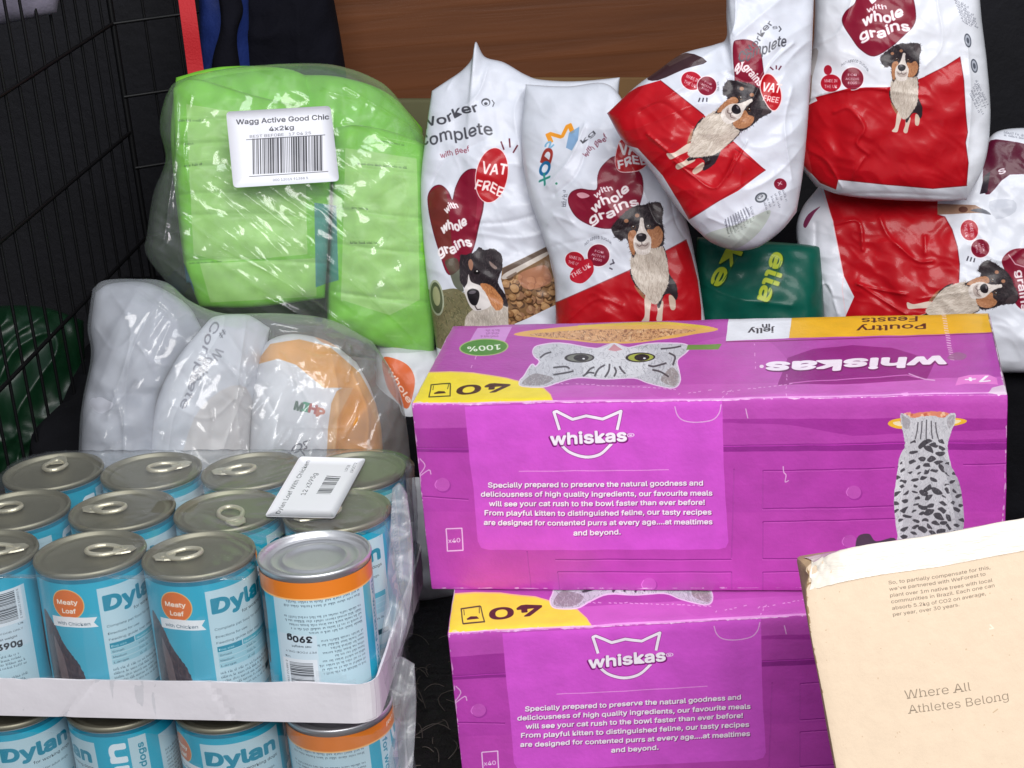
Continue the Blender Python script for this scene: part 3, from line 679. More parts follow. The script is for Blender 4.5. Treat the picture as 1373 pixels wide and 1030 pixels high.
m_card2 = mat('beige_card_plain', (196, 164, 126), .8, mott=.08, mscale=40, bump=.0004, bscale=160)
def cd(P):
    Q = P.copy(); Q[:, 1] += .0012*perlin(P[:, 0]*12, P[:, 2]*12, 40); Q[:, 0] += .001*perlin(P[:, 1]*20, P[:, 2]*20, 41); Q[:, 2] += .001*perlin(P[:, 0]*20, P[:, 1]*20, 42)
    d = np.linalg.norm(P - np.array([0, .0, CH]), axis=1); k = np.exp(-(d/.016)**2)          # knocked-in corner
    return Q + k[:, None]*np.array([.004, .006, -.0045]) + (k*.0012*np.sin(P[:, 0]*900+P[:, 2]*500))[:, None]
P, F, ids, P0 = rbox(CW, CD, CH, .0022, .005, cd)
root = empty('cardboard_box'); mw = Matrix.Identity(4)
for k in range(3): mw[k][0], mw[k][1], mw[k][2], mw[k][3] = e1[k], -plB.n[k], up3[k], plB.o[k]
root.matrix_world = mw
tag(root, 'beige cardboard box printed with the words Where All Athletes Belong', 'cardboard box')
obj('box_shell', P, F, [m_card, m_card2], root, np.stack([P0[:, 0]/CW, P0[:, 2]/CH], 1), (ids != 0).astype(int))
# packing tape along its upper edge, folded over the top
m_tape = mat('glossy_packing_tape', (236, 226, 212), .22, coat=.3, mott=.09, mscale=25, bump=.0008, bscale=70, stretch=(1, 1, 4))  # near-white base colour stands in for the reflection on clear tape
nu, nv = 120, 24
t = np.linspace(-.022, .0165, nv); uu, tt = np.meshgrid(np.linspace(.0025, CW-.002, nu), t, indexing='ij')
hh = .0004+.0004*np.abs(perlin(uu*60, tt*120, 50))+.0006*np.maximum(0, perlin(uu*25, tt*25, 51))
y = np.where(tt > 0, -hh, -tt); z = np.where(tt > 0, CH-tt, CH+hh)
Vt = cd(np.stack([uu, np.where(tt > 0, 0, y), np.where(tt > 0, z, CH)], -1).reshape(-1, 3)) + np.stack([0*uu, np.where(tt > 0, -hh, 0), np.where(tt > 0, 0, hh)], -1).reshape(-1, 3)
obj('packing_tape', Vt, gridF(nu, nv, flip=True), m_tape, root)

# ------------------------------------------------------------------ cans of dog food
CR, CHT = .0358, .0975
MM = 2*np.pi*35.5; LW = 1560; LS = LW/MM; LHmm = 94
cl = Canvas(LW, int(LHmm*LS), (34, 172, 202), lambda P: np.stack([(P[:, 0]+MM/2)*LS, P[:, 1]*LS], 1))
TEAL, PALE = (14, 140, 168), (192, 220, 230)
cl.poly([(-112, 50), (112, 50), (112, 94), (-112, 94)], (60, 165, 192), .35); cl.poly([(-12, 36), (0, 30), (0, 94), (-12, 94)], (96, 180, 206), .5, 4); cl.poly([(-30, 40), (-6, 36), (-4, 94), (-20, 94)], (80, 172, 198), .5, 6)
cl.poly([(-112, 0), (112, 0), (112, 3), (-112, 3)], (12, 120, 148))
cl.poly([(-45, 30), (-34, 34), (-29, 45), (-24, 54), (-19, 62), (-15, 74), (-12, 96), (-44, 96)], (52, 38, 52), rough=.6)
cl.fur([(-45, 30), (-34, 34), (-29, 45), (-24, 54), (-19, 62), (-15, 74), (-12, 96), (-44, 96)], [(92, 70, 78), (28, 22, 34), (120, 92, 84)], 350, 6, 75, .6, .5, 5)
cl.poly([(-36, 44), (-32, 52), (-29, 62), (-27, 94), (-33, 94), (-36, 60)], (150, 128, 124), .6, 4)
cl.ell((-20, 18), 11.2, 11.2, (240, 188, 110)); cl.ell((-20, 18), 10.6, 10.6, (226, 112, 36))
cl.text('Meaty', (-27.5, 18), (-13, 18), 4.6, (255, 244, 230), bold=.035); cl.text('Loaf', (-24.5, 24.5), (-15, 24.5), 4.6, (255, 244, 230), bold=.035)
cl.poly([(-34, 28), (-20, 27.2), (-2, 28.2), (-4.5, 32), (-2, 35.5), (-20, 34.8), (-34, 35.5)], (240, 242, 244)); cl.text('with Chicken', (-30, 33.4), (-7, 33.8), 3.4, (60, 90, 110), bold=.02)
cl.poly([(0, 8), (57, 8), (57, 90), (0, 90)], PALE)
cl.text('Dylan', (3.5, 24.5), (52, 24.5), 14, TEAL, bold=.05); cl.text('for working dogs', (23, 30.5), (53, 30.5), 3.2, (40, 50, 60), bold=.02)
cl.text('Complete pet food for adult dogs.', (3, 37.5), (50, 37.5), 2.5, (70, 90, 105)); cl.text('Directions for use:', (3, 43), (26, 43), 2.3, (50, 70, 85), bold=.02); cl.text('Feeding guide (per day)', (3, 47.5), (38, 47.5), 2.3, (60, 80, 95))
cl.poly([(3, 49.5), (20, 49.5), (20, 53.5), (3, 53.5)], TEAL); cl.poly([(20.8, 49.5), (54, 49.5), (54, 53.5), (20.8, 53.5)], (90, 180, 200)); cl.text('Dog size', (4, 52.6), (14, 52.6), 2, (225, 245, 250)); cl.text('Number of cans', (22, 52.6), (44, 52.6), 2, (240, 250, 255))
for k, s in enumerate(('Small', 'Medium', 'Large')):
    cl.poly([(3, 54+k*4), (54, 54+k*4), (54, 57.5+k*4), (3, 57.5+k*4)], (160, 205, 218)); cl.text(s, (4, 56.8+k*4), (12+k, 56.8+k*4), 2, (50, 75, 95), bold=.02); cl.lines_of_text((23, 56.8+k*4), (33, 56.8+k*4), (0, 2), 1, 1.8, (80, 110, 125), .7, k)
cl.lines_of_text((3, 70), (52, 70), (0, 3.1), 5, 1.9, (78, 98, 112), .8, 5); cl.poly([(40, 78), (54, 78), (54, 82), (40, 82)], (40, 80, 96))
# second panel with the weight and the bar code
_fm = cl.fmap
for ox in (-14, MM-14):
    cl.fmap = lambda P, ox=ox: _fm(np.asarray(P, float)+[ox, 0])
    cl.poly([(-108, 12), (-44, 12), (-44, 90), (-108, 90)], PALE)
    cl.lines_of_text((-104, 78), (-52, 78), (0, 3.1), 3, 1.8, (72, 88, 102), .8, 7); cl.lines_of_text((-104, 70), (-52, 70), (0, -2.9), 5, 1.8, (72, 88, 102), .8, 8); cl.lines_of_text((-104, 52), (-72, 52), (0, -3), 9, 1.8, (82, 98, 112), .8, 9)
    cl.poly([(-72, 12), (-46, 12), (-46, 56), (-72, 56)], (204, 222, 232)); cl.text('390g', (-69, 55), (-52.5, 55), 6, (34, 38, 46), bold=.045); cl.text('net weight', (-68, 48.2), (-55, 48.2), 2.2, (50, 60, 70), bold=.03); cl.text('UK', (-53, 40), (-49, 40), 2, (70, 80, 90)); cl.text('PET FOOD ONLY', (-71, 44), (-50, 44), 1.9, (80, 90, 100))
    cl.poly([(-71, 12), (-47, 12), (-47, 38), (-71, 38)], (226, 232, 238)); cl.barcode((-68, 14), (-68, 36), (16, 0), (50, 54, 62), 4, 30); cl.text('5 018812 271881 2', (-50.5, 14), (-50.5, 36), 2, (60, 64, 72))
cl.fmap = _fm
# main face: tall lettering running up the can
cl.text('Dylan', (77, 88), (77, 10), 18, (232, 244, 250), bold=.05); cl.poly([(80, 6), (92, 6), (92, 90), (80, 90)], (190, 220, 230)); cl.text('for working dogs', (89.5, 80), (89.5, 12), 6.5, TEAL, bold=.03)
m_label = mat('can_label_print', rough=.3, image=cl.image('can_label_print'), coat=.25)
cl.poly([(-112, 82), (112, 82), (112, 94), (-112, 94)], (232, 128, 38)); cl.poly([(-112, 81.4), (112, 81.4), (112, 82.5), (-112, 82.5)], (250, 190, 120)); cl.text('Meaty Loaf', (56, 90), (84, 90), 4.6, (255, 240, 220), bold=.03)
m_label_end = mat('can_label_print_orange_end', rough=.3, image=cl.image('can_label_print_orange_end'), coat=.25)
m_steel = mat('can_steel', (222, 222, 224), .4, .8, bump=.0001, bscale=400)
m_lid = mat('can_lid_lacquer', (150, 146, 128), .5, .66, mott=.06, mscale=60, bump=.00006, bscale=500)
m_tab = mat('pull_tab_metal', (214, 208, 186), .38, .55)
def mesh_only(o):
    me = o.data; bpy.data.objects.remove(o); return me
def prototype_can():
    n = 96; zs = np.array([.0055, .006, .05, .0985, .099]); th = np.linspace(0, 2*np.pi, n+1)
    V = np.stack([(.03555+0*zs)[:, None]*np.cos(th), .03555*np.sin(th)+0*zs[:, None], zs[:, None]+0*th], -1).reshape(-1, 3)
    lab = ((np.degrees(th)+90+180) % 360)/360; lab = (th/(2*np.pi)); uv = np.stack([lab[None]+0*zs[:, None], ((zs-.0055)/.0935)[:, None]+0*th], -1).reshape(-1, 2)
    root = empty('food_can')
    body = obj('steel_body', *lathe([(.0352, .1), (.0352, .0035), (.0358, .0028), (.0362, .0012), (.0358, .0), (.0346, -.0002), (.034, .0012), (.0336, .004), (.0325, .0045), (.0285, .0042), (.0275, .0032), (.0265, .0042), (.022, .0044), (.021, .0034), (.0195, .0034), (.0185, .0046), (.012, .0048), (.0, .0048)], 96), m_steel, root)
    lb = obj('label_wrap', V, gridF(len(zs), n+1), m_label, root, uv)
    lid = obj('lid', *lathe([(.0352, .0995), (.0360, .1002), (.0364, .1018), (.0360, .1036), (.0350, .1040), (.0341, .1032), (.0337, .1012), (.033, .1006), (.0305, .1006), (.0298, .1010), (.0285, .1010), (.028, .1006), (.017, .1006), (.016, .1004), (0, .1004)], 96), m_lid, root)
    # pull tab: a closed ring, a tongue and the rivet, nose towards +x
    a = np.linspace(0, 2*np.pi, 36, endpoint=False)
    ring = np.stack([.0095+.0115*np.cos(a), (.0080-.0022*np.maximum(0, np.cos(a)))*np.sin(a), .1032+.0014*(1-np.cos(a))*.5], 1)
    parts = [tube(ring, .0016, 8, True)]
    ton = np.array([(.0150, -.0066), (.0150, .0066), (.0210, .0068), (.0268, .0052), (.0298, .0), (.0268, -.0052), (.0210, -.0068)]); k = len(ton)
    V2 = np.concatenate([np.c_[ton, np.full(k, .1026)], np.c_[ton*[1, .9], np.full(k, .1036)]]); F2 = [list(range(k, 2*k)), list(range(k-1, -1, -1))]+[[i, (i+1) % k, (i+1) % k+k, i+k] for i in range(k)]
    me = [parts[0], (V2, None)]
    V3, F3 = lathe([(.0026, .1004), (.0026, .1038), (.002, .1042), (0, .1042)], 20); V3 = V3+[.0222, 0, 0]
    Vall = np.concatenate([parts[0][0], V2, V3]); Fall = parts[0][1].tolist() + [[i+len(parts[0][0]) for i in f] for f in F2] + (F3+len(parts[0][0])+len(V2)).tolist()
    tab = obj('pull_tab', Vall, Fall, m_tab, lid, smooth=False)
    return root, body, lb, lid, tab
PROTO = prototype_can(); _used = [False]; LABEL_INV = PROTO[2].data.copy(); LABEL_INV.materials[0] = m_label_end
def place_can(P, ez, face, tab, label, group, inverted=False, wob=(0, 0)):
    if not _used[0]: parts = PROTO; _used[0] = True
    else:
        rt = PROTO[0].copy(); COL.objects.link(rt); parts = [rt]
        for k in range(1, 5):
            c = PROTO[k].copy(); COL.objects.link(c); parts.append(c); c.parent = rt if k < 4 else parts[3]
    rt, body, lb, lid, tb = parts
    if inverted: lb.data = LABEL_INV
    ph = math.atan2(-P[1], -P[0])
    # label mesh starts at label position -180 deg = local angle 0
    off = math.pi
    Q = Vector((0, 0, 1)).rotation_difference(Vector(ez)).to_matrix().to_4x4() @ Matrix.Rotation(wob[0], 4, 'X') @ Matrix.Rotation(wob[1], 4, 'Y')
    yaw = ph + (math.radians(face) + off if inverted else -math.radians(face) - off)
    base = Vector(P + np.asarray(ez)*CHT) if inverted else Vector(P)
    M = Matrix.Translation(base) @ Q @ Matrix.Rotation(yaw, 4, 'Z')
    if inverted: M = M @ Matrix.Rotation(math.pi, 4, 'X')
    rt.matrix_world = M @ Matrix.Diagonal((1, 1, CHT/.104, 1))
    lid.rotation_euler = (0, 0, 0 if inverted else math.radians(tab) - yaw)
    tag(rt, label, 'can', group); return rt
UYAW, UYAW2 = math.radians(-11.6), math.radians(-6.8); uex, uey = np.array([math.cos(UYAW), math.sin(UYAW), 0]), np.array([-math.sin(UYAW2), math.cos(UYAW2), 0])
TILT = math.radians(3.0); uey = uey*math.cos(TILT) - np.array([0, 0, math.sin(TILT)]); uez = np.cross(uex, uey); uez /= np.linalg.norm(uez)   # the upper pack sags towards the back
CX, CY = .0752, .0722; UP0 = np.array([-.1335, 1.0735, .2105]) - 3*.0752*uex - uez*CHT
ROWS = [[(-131, 10, 'partly out of frame'), (0, 2, ''), (0, 178, ''), (-146, 0, '')], [(60, 150, ''), (20, 165, ''), (-40, -68, ''), (40, 200, '')], [(80, 92, ''), (10, 22, ''), (60, 172, ''), (100, 195, '')]]
LAB = [['teal can at the left end of the front row, cut off by the frame', 'front row can with orange badge, second from the left, its ring pull at the right', 'front row can with orange badge directly left of the upside-down can', 'upside-down teal can with orange band and bright bare steel end on top'],
       ['can at the left end of the middle row, ring pull cut by the frame', 'can in the middle row whose ring pull points to the upper left', 'can in the middle row whose ring pull points down to the front rim', 'can at the right end of the middle row, half under the white sticker'],
       ['can at the back left corner of the pack, ring pull pointing to the back', 'can in the back row, second from left, ring pull pointing right', 'can in the back row left of the white sticker, ring pull pointing left', 'can at the back right corner, its lid half under the white sticker']]
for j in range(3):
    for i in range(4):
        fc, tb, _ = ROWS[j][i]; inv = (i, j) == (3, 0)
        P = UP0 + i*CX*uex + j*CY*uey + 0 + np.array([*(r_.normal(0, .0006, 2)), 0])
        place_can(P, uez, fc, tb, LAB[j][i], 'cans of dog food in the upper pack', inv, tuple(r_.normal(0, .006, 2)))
LYAW = math.radians(-10.5); lex, ley = np.array([math.cos(LYAW), math.sin(LYAW), 0]), np.array([-math.sin(.045), math.cos(.045), 0])
LP0 = np.array([-.1315, 1.077, .0025]) - 3*CX*lex
for (i, j, fc, s) in [(0, 0, 30, 'can of the lower pack at the left, cut by the frame'), (1, 0, 128, 'can of the lower pack with tall white sideways lettering'), (2, 0, 38, 'can of the lower pack reading Dylan in teal letters'), (3, 0, -170, 'upside-down can of the lower pack with orange band')]:
    place_can(LP0 + i*CX*lex + j*CY*ley - (np.array([0, 0, .0025]) if j < 0 else 0), (0, 0, 1.0), fc, 40*i, s, 'cans of dog food in the lower pack', (i, j) == (3, 0))

# cardboard trays under the cans
m_tray = mat('white_tray_card', (220, 215, 219), .85, mott=.05, mscale=30, bump=.0005, bscale=60)
def rrect(x0, x1, y0, y1, r, per=10, nside=40):
    P = []
    for cx, cy, a0 in ((x1-r, y1-r, 0), (x0+r, y1-r, 90), (x0+r, y0+r, 180), (x1-r, y0+r, 270)):
        for k in range(per+1): a = math.radians(a0+90*k/per); P.append((cx+r*math.cos(a), cy+r*math.sin(a)))
    P = np.array(P); P = np.concatenate([P, P[:1]]); d = np.r_[0, np.cumsum(np.linalg.norm(np.diff(P, axis=0), axis=1))]; t = np.linspace(0, d[-1], 4*nside, endpoint=False)
    return np.stack([np.interp(t, d, P[:, 0]), np.interp(t, d, P[:, 1])], 1)
def tray(o, ex, ey, z, label, h=.0275):
    R = rrect(-.0385, 3*CX+.0385, -.0385, 2*CY+.0385, .016, 6, 70); n = len(R)
    Ri = rrect(-.037, 3*CX+.037, -.037, 2*CY+.037, .009, 3, 70)
    lv = np.linspace(0, 1, 7); V = []
    for t in lv:
        w = .0012*perlin(R[:, 0]*22, R[:, 1]*22+t*.6, 60)*t; V.append(np.c_[R*(1+.004*t)+w[:, None], np.full(n, h*t)+(.0014*perlin(R[:, 0]*18, R[:, 1]*18, 61))*(t > .9)])
    for t in lv[::-1]: V.append(np.c_[Ri*(1+.004*t)+(.0012*perlin(R[:, 0]*22, R[:, 1]*22+t*.6, 60)*t)[:, None], np.full(n, max(h*t, .0015))+(.0014*perlin(R[:, 0]*18, R[:, 1]*18, 61))*(t > .9)])
    F = gridF(14, n, wrap=True).tolist(); V = np.concatenate(V); F.append(list(range(13*n, 14*n))); F.append(list(range(n-1, -1, -1)))
    cr = np.exp(-np.abs((V[:, 0]-.035)*1.0-(V[:, 2])*.9-.02)/.0022)+.6*np.exp(-np.abs((V[:, 0]-.17)-(V[:, 2])*-.5)/.0016); V[:, 1] += .0012*cr*(V[:, 1] < 0); V[:, 2] -= .001*np.exp(-((V[:, 0]-.03)/.004)**2)*(V[:, 2] > .02)*(V[:, 1] < 0)
    ez = np.cross(ex, ey); ez /= np.linalg.norm(ez); V = V[:, 0:1]*ex + V[:, 1:2]*ey + V[:, 2:3]*ez
    ob = obj('can_tray', V, F, m_tray, smooth=False); ob.location = np.array(o)+ez*z; tag(ob, label, 'tray', 'card trays holding the cans'); return ob
tray(UP0, uex, uey, -.002, 'white card tray with creased front wall round the upper cans')
tray(LP0, lex, ley, -.002, 'card tray at floor level under the lower cans', .02)

# shrink film round each pack
m_shrink = film('shrink_film', haze=.08, gloss=.05, rough=.1, bump=.0012, bscale=26, stretch=(1, 1, .35), edge=.5)
def shrink(o, ex, ey, z0, z1, label, hole, seed, cover=True):
    R = rrect(-.0378, 3*CX+.0395, -.0378, 2*CY+.0378, .035, 12, 90); n = len(R); c = R.mean(0)
    V = []; tl = np.linspace(0, 1, 26)
    right = np.clip((R[:, 0]-(3*CX))/.04, 0, 1)
    for t in tl:
        nrm = (R-np.clip(R, [0, 0], [3*CX, 2*CY])); nrm /= np.maximum(np.linalg.norm(nrm, axis=1, keepdims=True), 1e-6)
        s = R[:, 0]*1.0+R[:, 1]*1.0
        d = .0012*ridged(s*75, t*2.2+R[:, 1]*3, seed) + (.002+.004*right)*perlin(s*30, t*1.7, seed+1)*(.3+right) + .0045*right*t*(1-t)*4 - .0005
        V.append(np.c_[R+nrm*d[:, None], np.full(n, z0+(z1-z0)*t)+.0*R[:, 0]])
    if cover:
        for s in (.985, .96, .92, .86, .78, .68, .56, .42, .25, .1):
            Q = c+(R-c)*s; x, y = (Q[:, 0]/CX), (Q[:, 1]/CY)
            di = np.hypot((x-np.clip(np.round(x), 0, 3))*CX, (y-np.clip(np.round(y), 0, 2))*CY)
            sag = -.004*np.clip((di-.034)/.012, 0, 1)
            V.append(np.c_[Q, z1+.0006+sag+.0003*perlin(Q[:, 0]*90, Q[:, 1]*90, seed+2)])
    V = np.concatenate(V); F = gridF(len(V)//n, n, wrap=True); C = V[F].mean(1); keep = np.ones(len(F), bool)
    if hole: keep &= ~((C[:, 0] > 3*CX-.037) & (C[:, 1] < .034+.004*np.sin(C[:, 0]*300)) & (C[:, 2] > z0+.03+.008*np.sin(C[:, 0]*140)))
    F = F[keep]
    ez = np.cross(ex, ey); ez /= np.linalg.norm(ez); V = V[:, 0:1]*ex + V[:, 1:2]*ey + V[:, 2:3]*ez
    ob = obj('shrink_film', V, F, m_shrink); ob.location = o; tag(ob, label, 'plastic film', 'clear films wrapped round the can packs'); return ob
sh = shrink(UP0, uex, uey, -.0015, CHT+.0008, 'clear crinkled film round the upper can pack, torn open at the upside-down can', True, 70)
sh2 = shrink(LP0, lex, ley, .0005, .094, 'clear crinkled film round the lower can pack, loose at its right side', False, 80, False)

m_flap = film('loose_film', haze=.26, gloss=.04, rough=.22, bump=.0003, bscale=90, edge=.7)
def flap(px, Y, top, bottom, left, right, parent, seed):
    f_ = pillow('film_flap', facing(px, Y), top, bottom, left, right, .0015, .001, m_flap, None, wr=[(.005, 40, 80, 8), (.003, 90, 76, 9), (.006, 30, 0, 0)], seed=seed, n=(220, 90), ruffle=.004)
    f_.parent = parent; f_.matrix_parent_inverse = Matrix.Translation(parent.location).inverted()
flap((528, 790), 1.11, [(526, 655), (536, 648), (546, 662)], [(478, 950), (505, 940), (520, 918)], [(526, 655), (520, 760), (508, 870), (478, 950)], [(546, 662), (554, 740), (548, 830), (520, 918)], sh, 141)
flap((530, 950), 1.08, [(512, 905), (532, 880), (556, 890)], [(500, 1100), (530, 1100), (548, 1100)], [(512, 905), (516, 980), (500, 1100)], [(556, 890), (558, 960), (548, 1100)], sh2, 143)

# sticker lying on the film over the cans
plS = Plane(UP0 + uez*(CHT+.0022), uex, uez)
SQ = PX([(402, 612), (491, 615.5), (448, 695), (355, 692)], float)
cs = PlaneCanvas(plS, px=(350, 605, 495, 700), bg=(248, 248, 251), scale=4)
GR = (62, 62, 72)
cs.text('Dylan Loaf With Chicken', (375, 689), (416, 618), 8, GR, up=(-8.5, -.3), bold=.012); cs.text('12 x395g', (409, 664), (426, 635), 9, GR, up=(-9, -.4), bold=.012)
cs.barcode((424, 662), (438, 638), (19, .8), (84, 84, 94), 6, 16); cs.text('LOF28', (465, 632), (470, 624), 5, GR, up=(-5.5, -.2)); cs.text('EPOCT2', (473, 634), (479, 621), 5, GR, up=(-5.5, -.2))
def sticker(name, pl, quad, cv, M, parent, h, curve=0.0, r=4, nn=24):
    """thin label with rounded corners, lying on a plane"""
    a, b, c, d = (PX(q, float) for q in quad); P = []
    for p, q1, q2 in ((a, d, b), (b, a, c), (c, b, d), (d, c, a)):
        e0, e2 = (q1-p)/np.linalg.norm(q1-p)*r, (q2-p)/np.linalg.norm(q2-p)*r
        for t in np.linspace(0, 1, 5): P.append(p+e0*(1-t)**2+e2*t**2)
    P = PX(P); c0 = P.mean(0); rings = [c0+(P-c0)*s for s in (1, .75, .5, .25)]; uv = pl.uv(np.concatenate(rings+[c0[None]])); k = len(P)
    hh = h+.0004*perlin(uv[:, 0]*60, uv[:, 1]*60, 91)+curve*perlin(uv[:, 0]*22+3, uv[:, 1]*22, 92)
    V = np.concatenate([pl.at(uv[:, 0], uv[:, 1], hh), pl.at(uv[:, 0], uv[:, 1], hh-.0003)]); N_ = len(uv)
    F = [[i*k+j, (i+1)*k+j, (i+1)*k+(j+1) % k, i*k+(j+1) % k] for i in range(3) for j in range(k)]+[[3*k+j, 4*k, 3*k+(j+1) % k] for j in range(k)]
    F = [f[::-1] for f in F] + [[x+N_ for x in f] for f in F] + [[j, (j+1) % k, (j+1) % k+N_, j+N_] for j in range(k)]
    U = cv.tex(uv[:, 0], uv[:, 1]); return obj(name, V, F, M, parent, np.concatenate([U, U]))
m_st = mat('white_sticker_print', rough=.45, image=cs.image('white_sticker_print'), coat=.1)
st = sticker('price_sticker', plS, SQ, cs, m_st, None, 0.0, .0006); tag(st, 'white printed sticker with bar code lying across the lids of the upper cans', 'sticker')

# ================================================================== bags of dog food piled behind
CRK = lambda name, img, rough=.3: mat(name, rough=rough+.08, image=img, coat=.10, bump=.00018, bscale=140, bdet=4, spec=.22)
m_backw = mat('white_bag_back', (205, 207, 212), .38, coat=.2, bump=.001, bscale=40)
STDWR = [(.0028, 13, 20, 1), (.0034, 12, 0, 0), (.0004, 48, 0, 0), (.0004, 90, -35, 2)]

def tr(ref, dst):
    """similarity that carries two reference points onto two others"""
    a, b = (complex(*p) for p in ref); c, d = (complex(*p) for p in dst); k = (d-c)/(b-a)
    def f(L):
        z = np.array([complex(*p) for p in np.asarray(L, float)]); w = c+k*(z-a); return np.stack([w.real, w.imag], 1)
    f.scale = abs(k); f.rot = math.degrees(math.atan2(k.imag, k.real)); return f
def heart_text(cv, pts, lines, col=(240, 232, 232)):
    for s, a, b, h in lines: cv.text(s, a, b, h, col, bold=.045, wob=.14)
DK, TAN, CREAM = (40, 32, 36), (172, 118, 82), (198, 186, 172)
def dog(cv, f, seed=0, legs=True, body=True):
    """the seated black, tan and white dog of the packs (drawn in the frame of one pack, carried by f)"""
    Zd = lambda L: f([(740+x/3.55, 150+y/3.55) for x, y in L]); sc = f.scale; ro = f.rot
    if body:
        if legs:
            for P, c in (([(440, 875), (470, 885), (464, 950), (460, 990), (445, 998), (424, 993), (440, 960)], (214, 196, 180)), ([(498, 905), (526, 895), (523, 955), (520, 988), (505, 994), (494, 980), (500, 945)], (206, 186, 168)), ([(553, 868), (580, 880), (584, 925), (572, 938), (558, 925)], (200, 178, 158))):
                cv.poly(Zd(P), c, smooth=5)
        cv.poly(Zd([(525, 640), (545, 690), (553, 760), (585, 815), (594, 865), (585, 890), (560, 862), (530, 870), (510, 925), (498, 915), (500, 860), (520, 760)]), DK, rough=.6*sc)
        cv.poly(Zd([(372, 745), (392, 790), (430, 835), (440, 880), (425, 870), (395, 820), (375, 780)]), DK, smooth=5)
        cv.poly(Zd([(390, 820), (420, 845), (440, 870), (436, 885), (405, 850)]), TAN, .8, 4)
        ch = [(385, 655), (430, 640), (472, 622), (522, 640), (545, 715), (552, 800), (525, 865), (500, 905), (475, 905), (455, 880), (420, 842), (388, 795), (374, 725)]
        cv.poly(Zd(ch), CREAM, rough=.7*sc)
        cv.fur(Zd(ch), [(228, 218, 206), (164, 148, 132), (205, 192, 178), (140, 124, 110)], 260, 9*sc, 84+ro, .9*sc, .45, seed+1, .3)
    hd = [(285, 560), (298, 535), (325, 505), (355, 475), (400, 452), (440, 446), (470, 436), (508, 437), (526, 468), (522, 520), (530, 570), (530, 618), (515, 640), (470, 648), (430, 652), (400, 668), (385, 690), (371, 650), (360, 610), (345, 600), (330, 612), (310, 600), (298, 590)]
    cv.poly(Zd(hd), DK, rough=.8*sc)
    cv.fur(Zd(hd), [(86, 74, 76), (18, 14, 18), (62, 52, 54)], 240, 7*sc, 105+ro, .7*sc, .6, seed+2, .6)
    def fringe(P, cols, n, ln, sd):
        B = catmull(Zd(P), 8); c0 = B.mean(0); r = np.random.default_rng(sd)
        for j in range(n):
            p = B[r.integers(len(B))]; d = (p-c0)/np.linalg.norm(p-c0); a = r.normal(0, .7); d = PX([d[0]*math.cos(a)-d[1]*math.sin(a), d[0]*math.sin(a)+d[1]*math.cos(a)])
            nn = PX([-d[1], d[0]])*.45*sc; cv.poly([p-d*1.5*sc-nn, p-d*1.5*sc+nn, p+d*ln*sc*r.uniform(.3, 1)], cols[j % len(cols)], .8)
    fringe(hd, [DK, (62, 52, 56), (26, 20, 24)], 110, 4.2, seed+11); cv.fur(Zd(hd), [(112, 98, 96), (14, 10, 14), (74, 62, 62)], 420, 5*sc, 105+ro, .4*sc, .55, seed+12, .7)
    if body: fringe([(385, 655), (374, 725), (388, 795), (420, 842), (455, 880), (475, 905), (500, 905), (525, 865), (552, 800), (545, 715), (522, 645)], [CREAM, (176, 162, 146), (216, 206, 194)], 90, 3.6, seed+13)
    cv.poly(Zd([(480, 445), (508, 440), (522, 470), (515, 505), (495, 490)]), (70, 58, 60), .8, 4)
    for P in ([(362, 590), (376, 566), (400, 572), (402, 625), (390, 682), (370, 650)], [(450, 566), (478, 560), (504, 545), (524, 575), (520, 618), (496, 646), (466, 640)]):
        cv.poly(Zd(P), TAN, rough=.5*sc); cv.fur(Zd(P), [(210, 158, 116), (128, 80, 54)], 50, 5*sc, 100+ro, .7*sc, .6, seed+3)
    for c in ((354, 521), (405, 496)): cv.ell(Zd([c])[0], 3.0*sc, 2.6*sc, (160, 112, 84))
    mz = [(424, 506), (434, 510), (438, 545), (452, 575), (468, 600), (470, 632), (462, 668), (430, 680), (400, 668), (388, 636), (390, 604), (404, 575), (414, 545), (418, 512)]
    cv.poly(Zd(mz), (216, 206, 198), rough=.4*sc); cv.fur(Zd(mz), [(240, 234, 228), (178, 164, 154)], 90, 6*sc, 92+ro, .7*sc, .5, seed+4, .5)
    cv.poly(Zd([(396, 622), (424, 632), (462, 618), (456, 646), (428, 656), (404, 646)]), (150, 132, 124), .55, 4)
    cv.poly(Zd([(402, 586), (424, 578), (446, 585), (447, 603), (434, 617), (415, 618), (402, 604)]), (32, 27, 31), smooth=4); cv.ell(Zd([(420, 587)])[0], 2.6*sc, 1.2*sc, (112, 104, 108), ro)
    cv.line(Zd([(425, 617), (427, 632)]), 1.1*sc, (90, 74, 72), .8); cv.line(Zd([(404, 632), (415, 640), (427, 633), (442, 638), (456, 626)]), 1.1*sc, (84, 66, 64), .7, 4)
    for c in ((388, 550), (458, 546)): cv.ell(Zd([c])[0], 3.0*sc, 2.4*sc, (104, 70, 48), ro); cv.ell(Zd([c])[0], 1.9*sc, 1.8*sc, (10, 8, 10)); cv.ell(Zd([(c[0]-2, c[1]-3)])[0], .8*sc, .7*sc, (220, 214, 210))
    cv.line(Zd([(378, 546), (388, 540), (400, 547)]), .9*sc, (20, 14, 16), .9, 4); cv.line(Zd([(446, 543), (458, 536), (470, 543)]), .9*sc, (20, 14, 16), .9, 4)
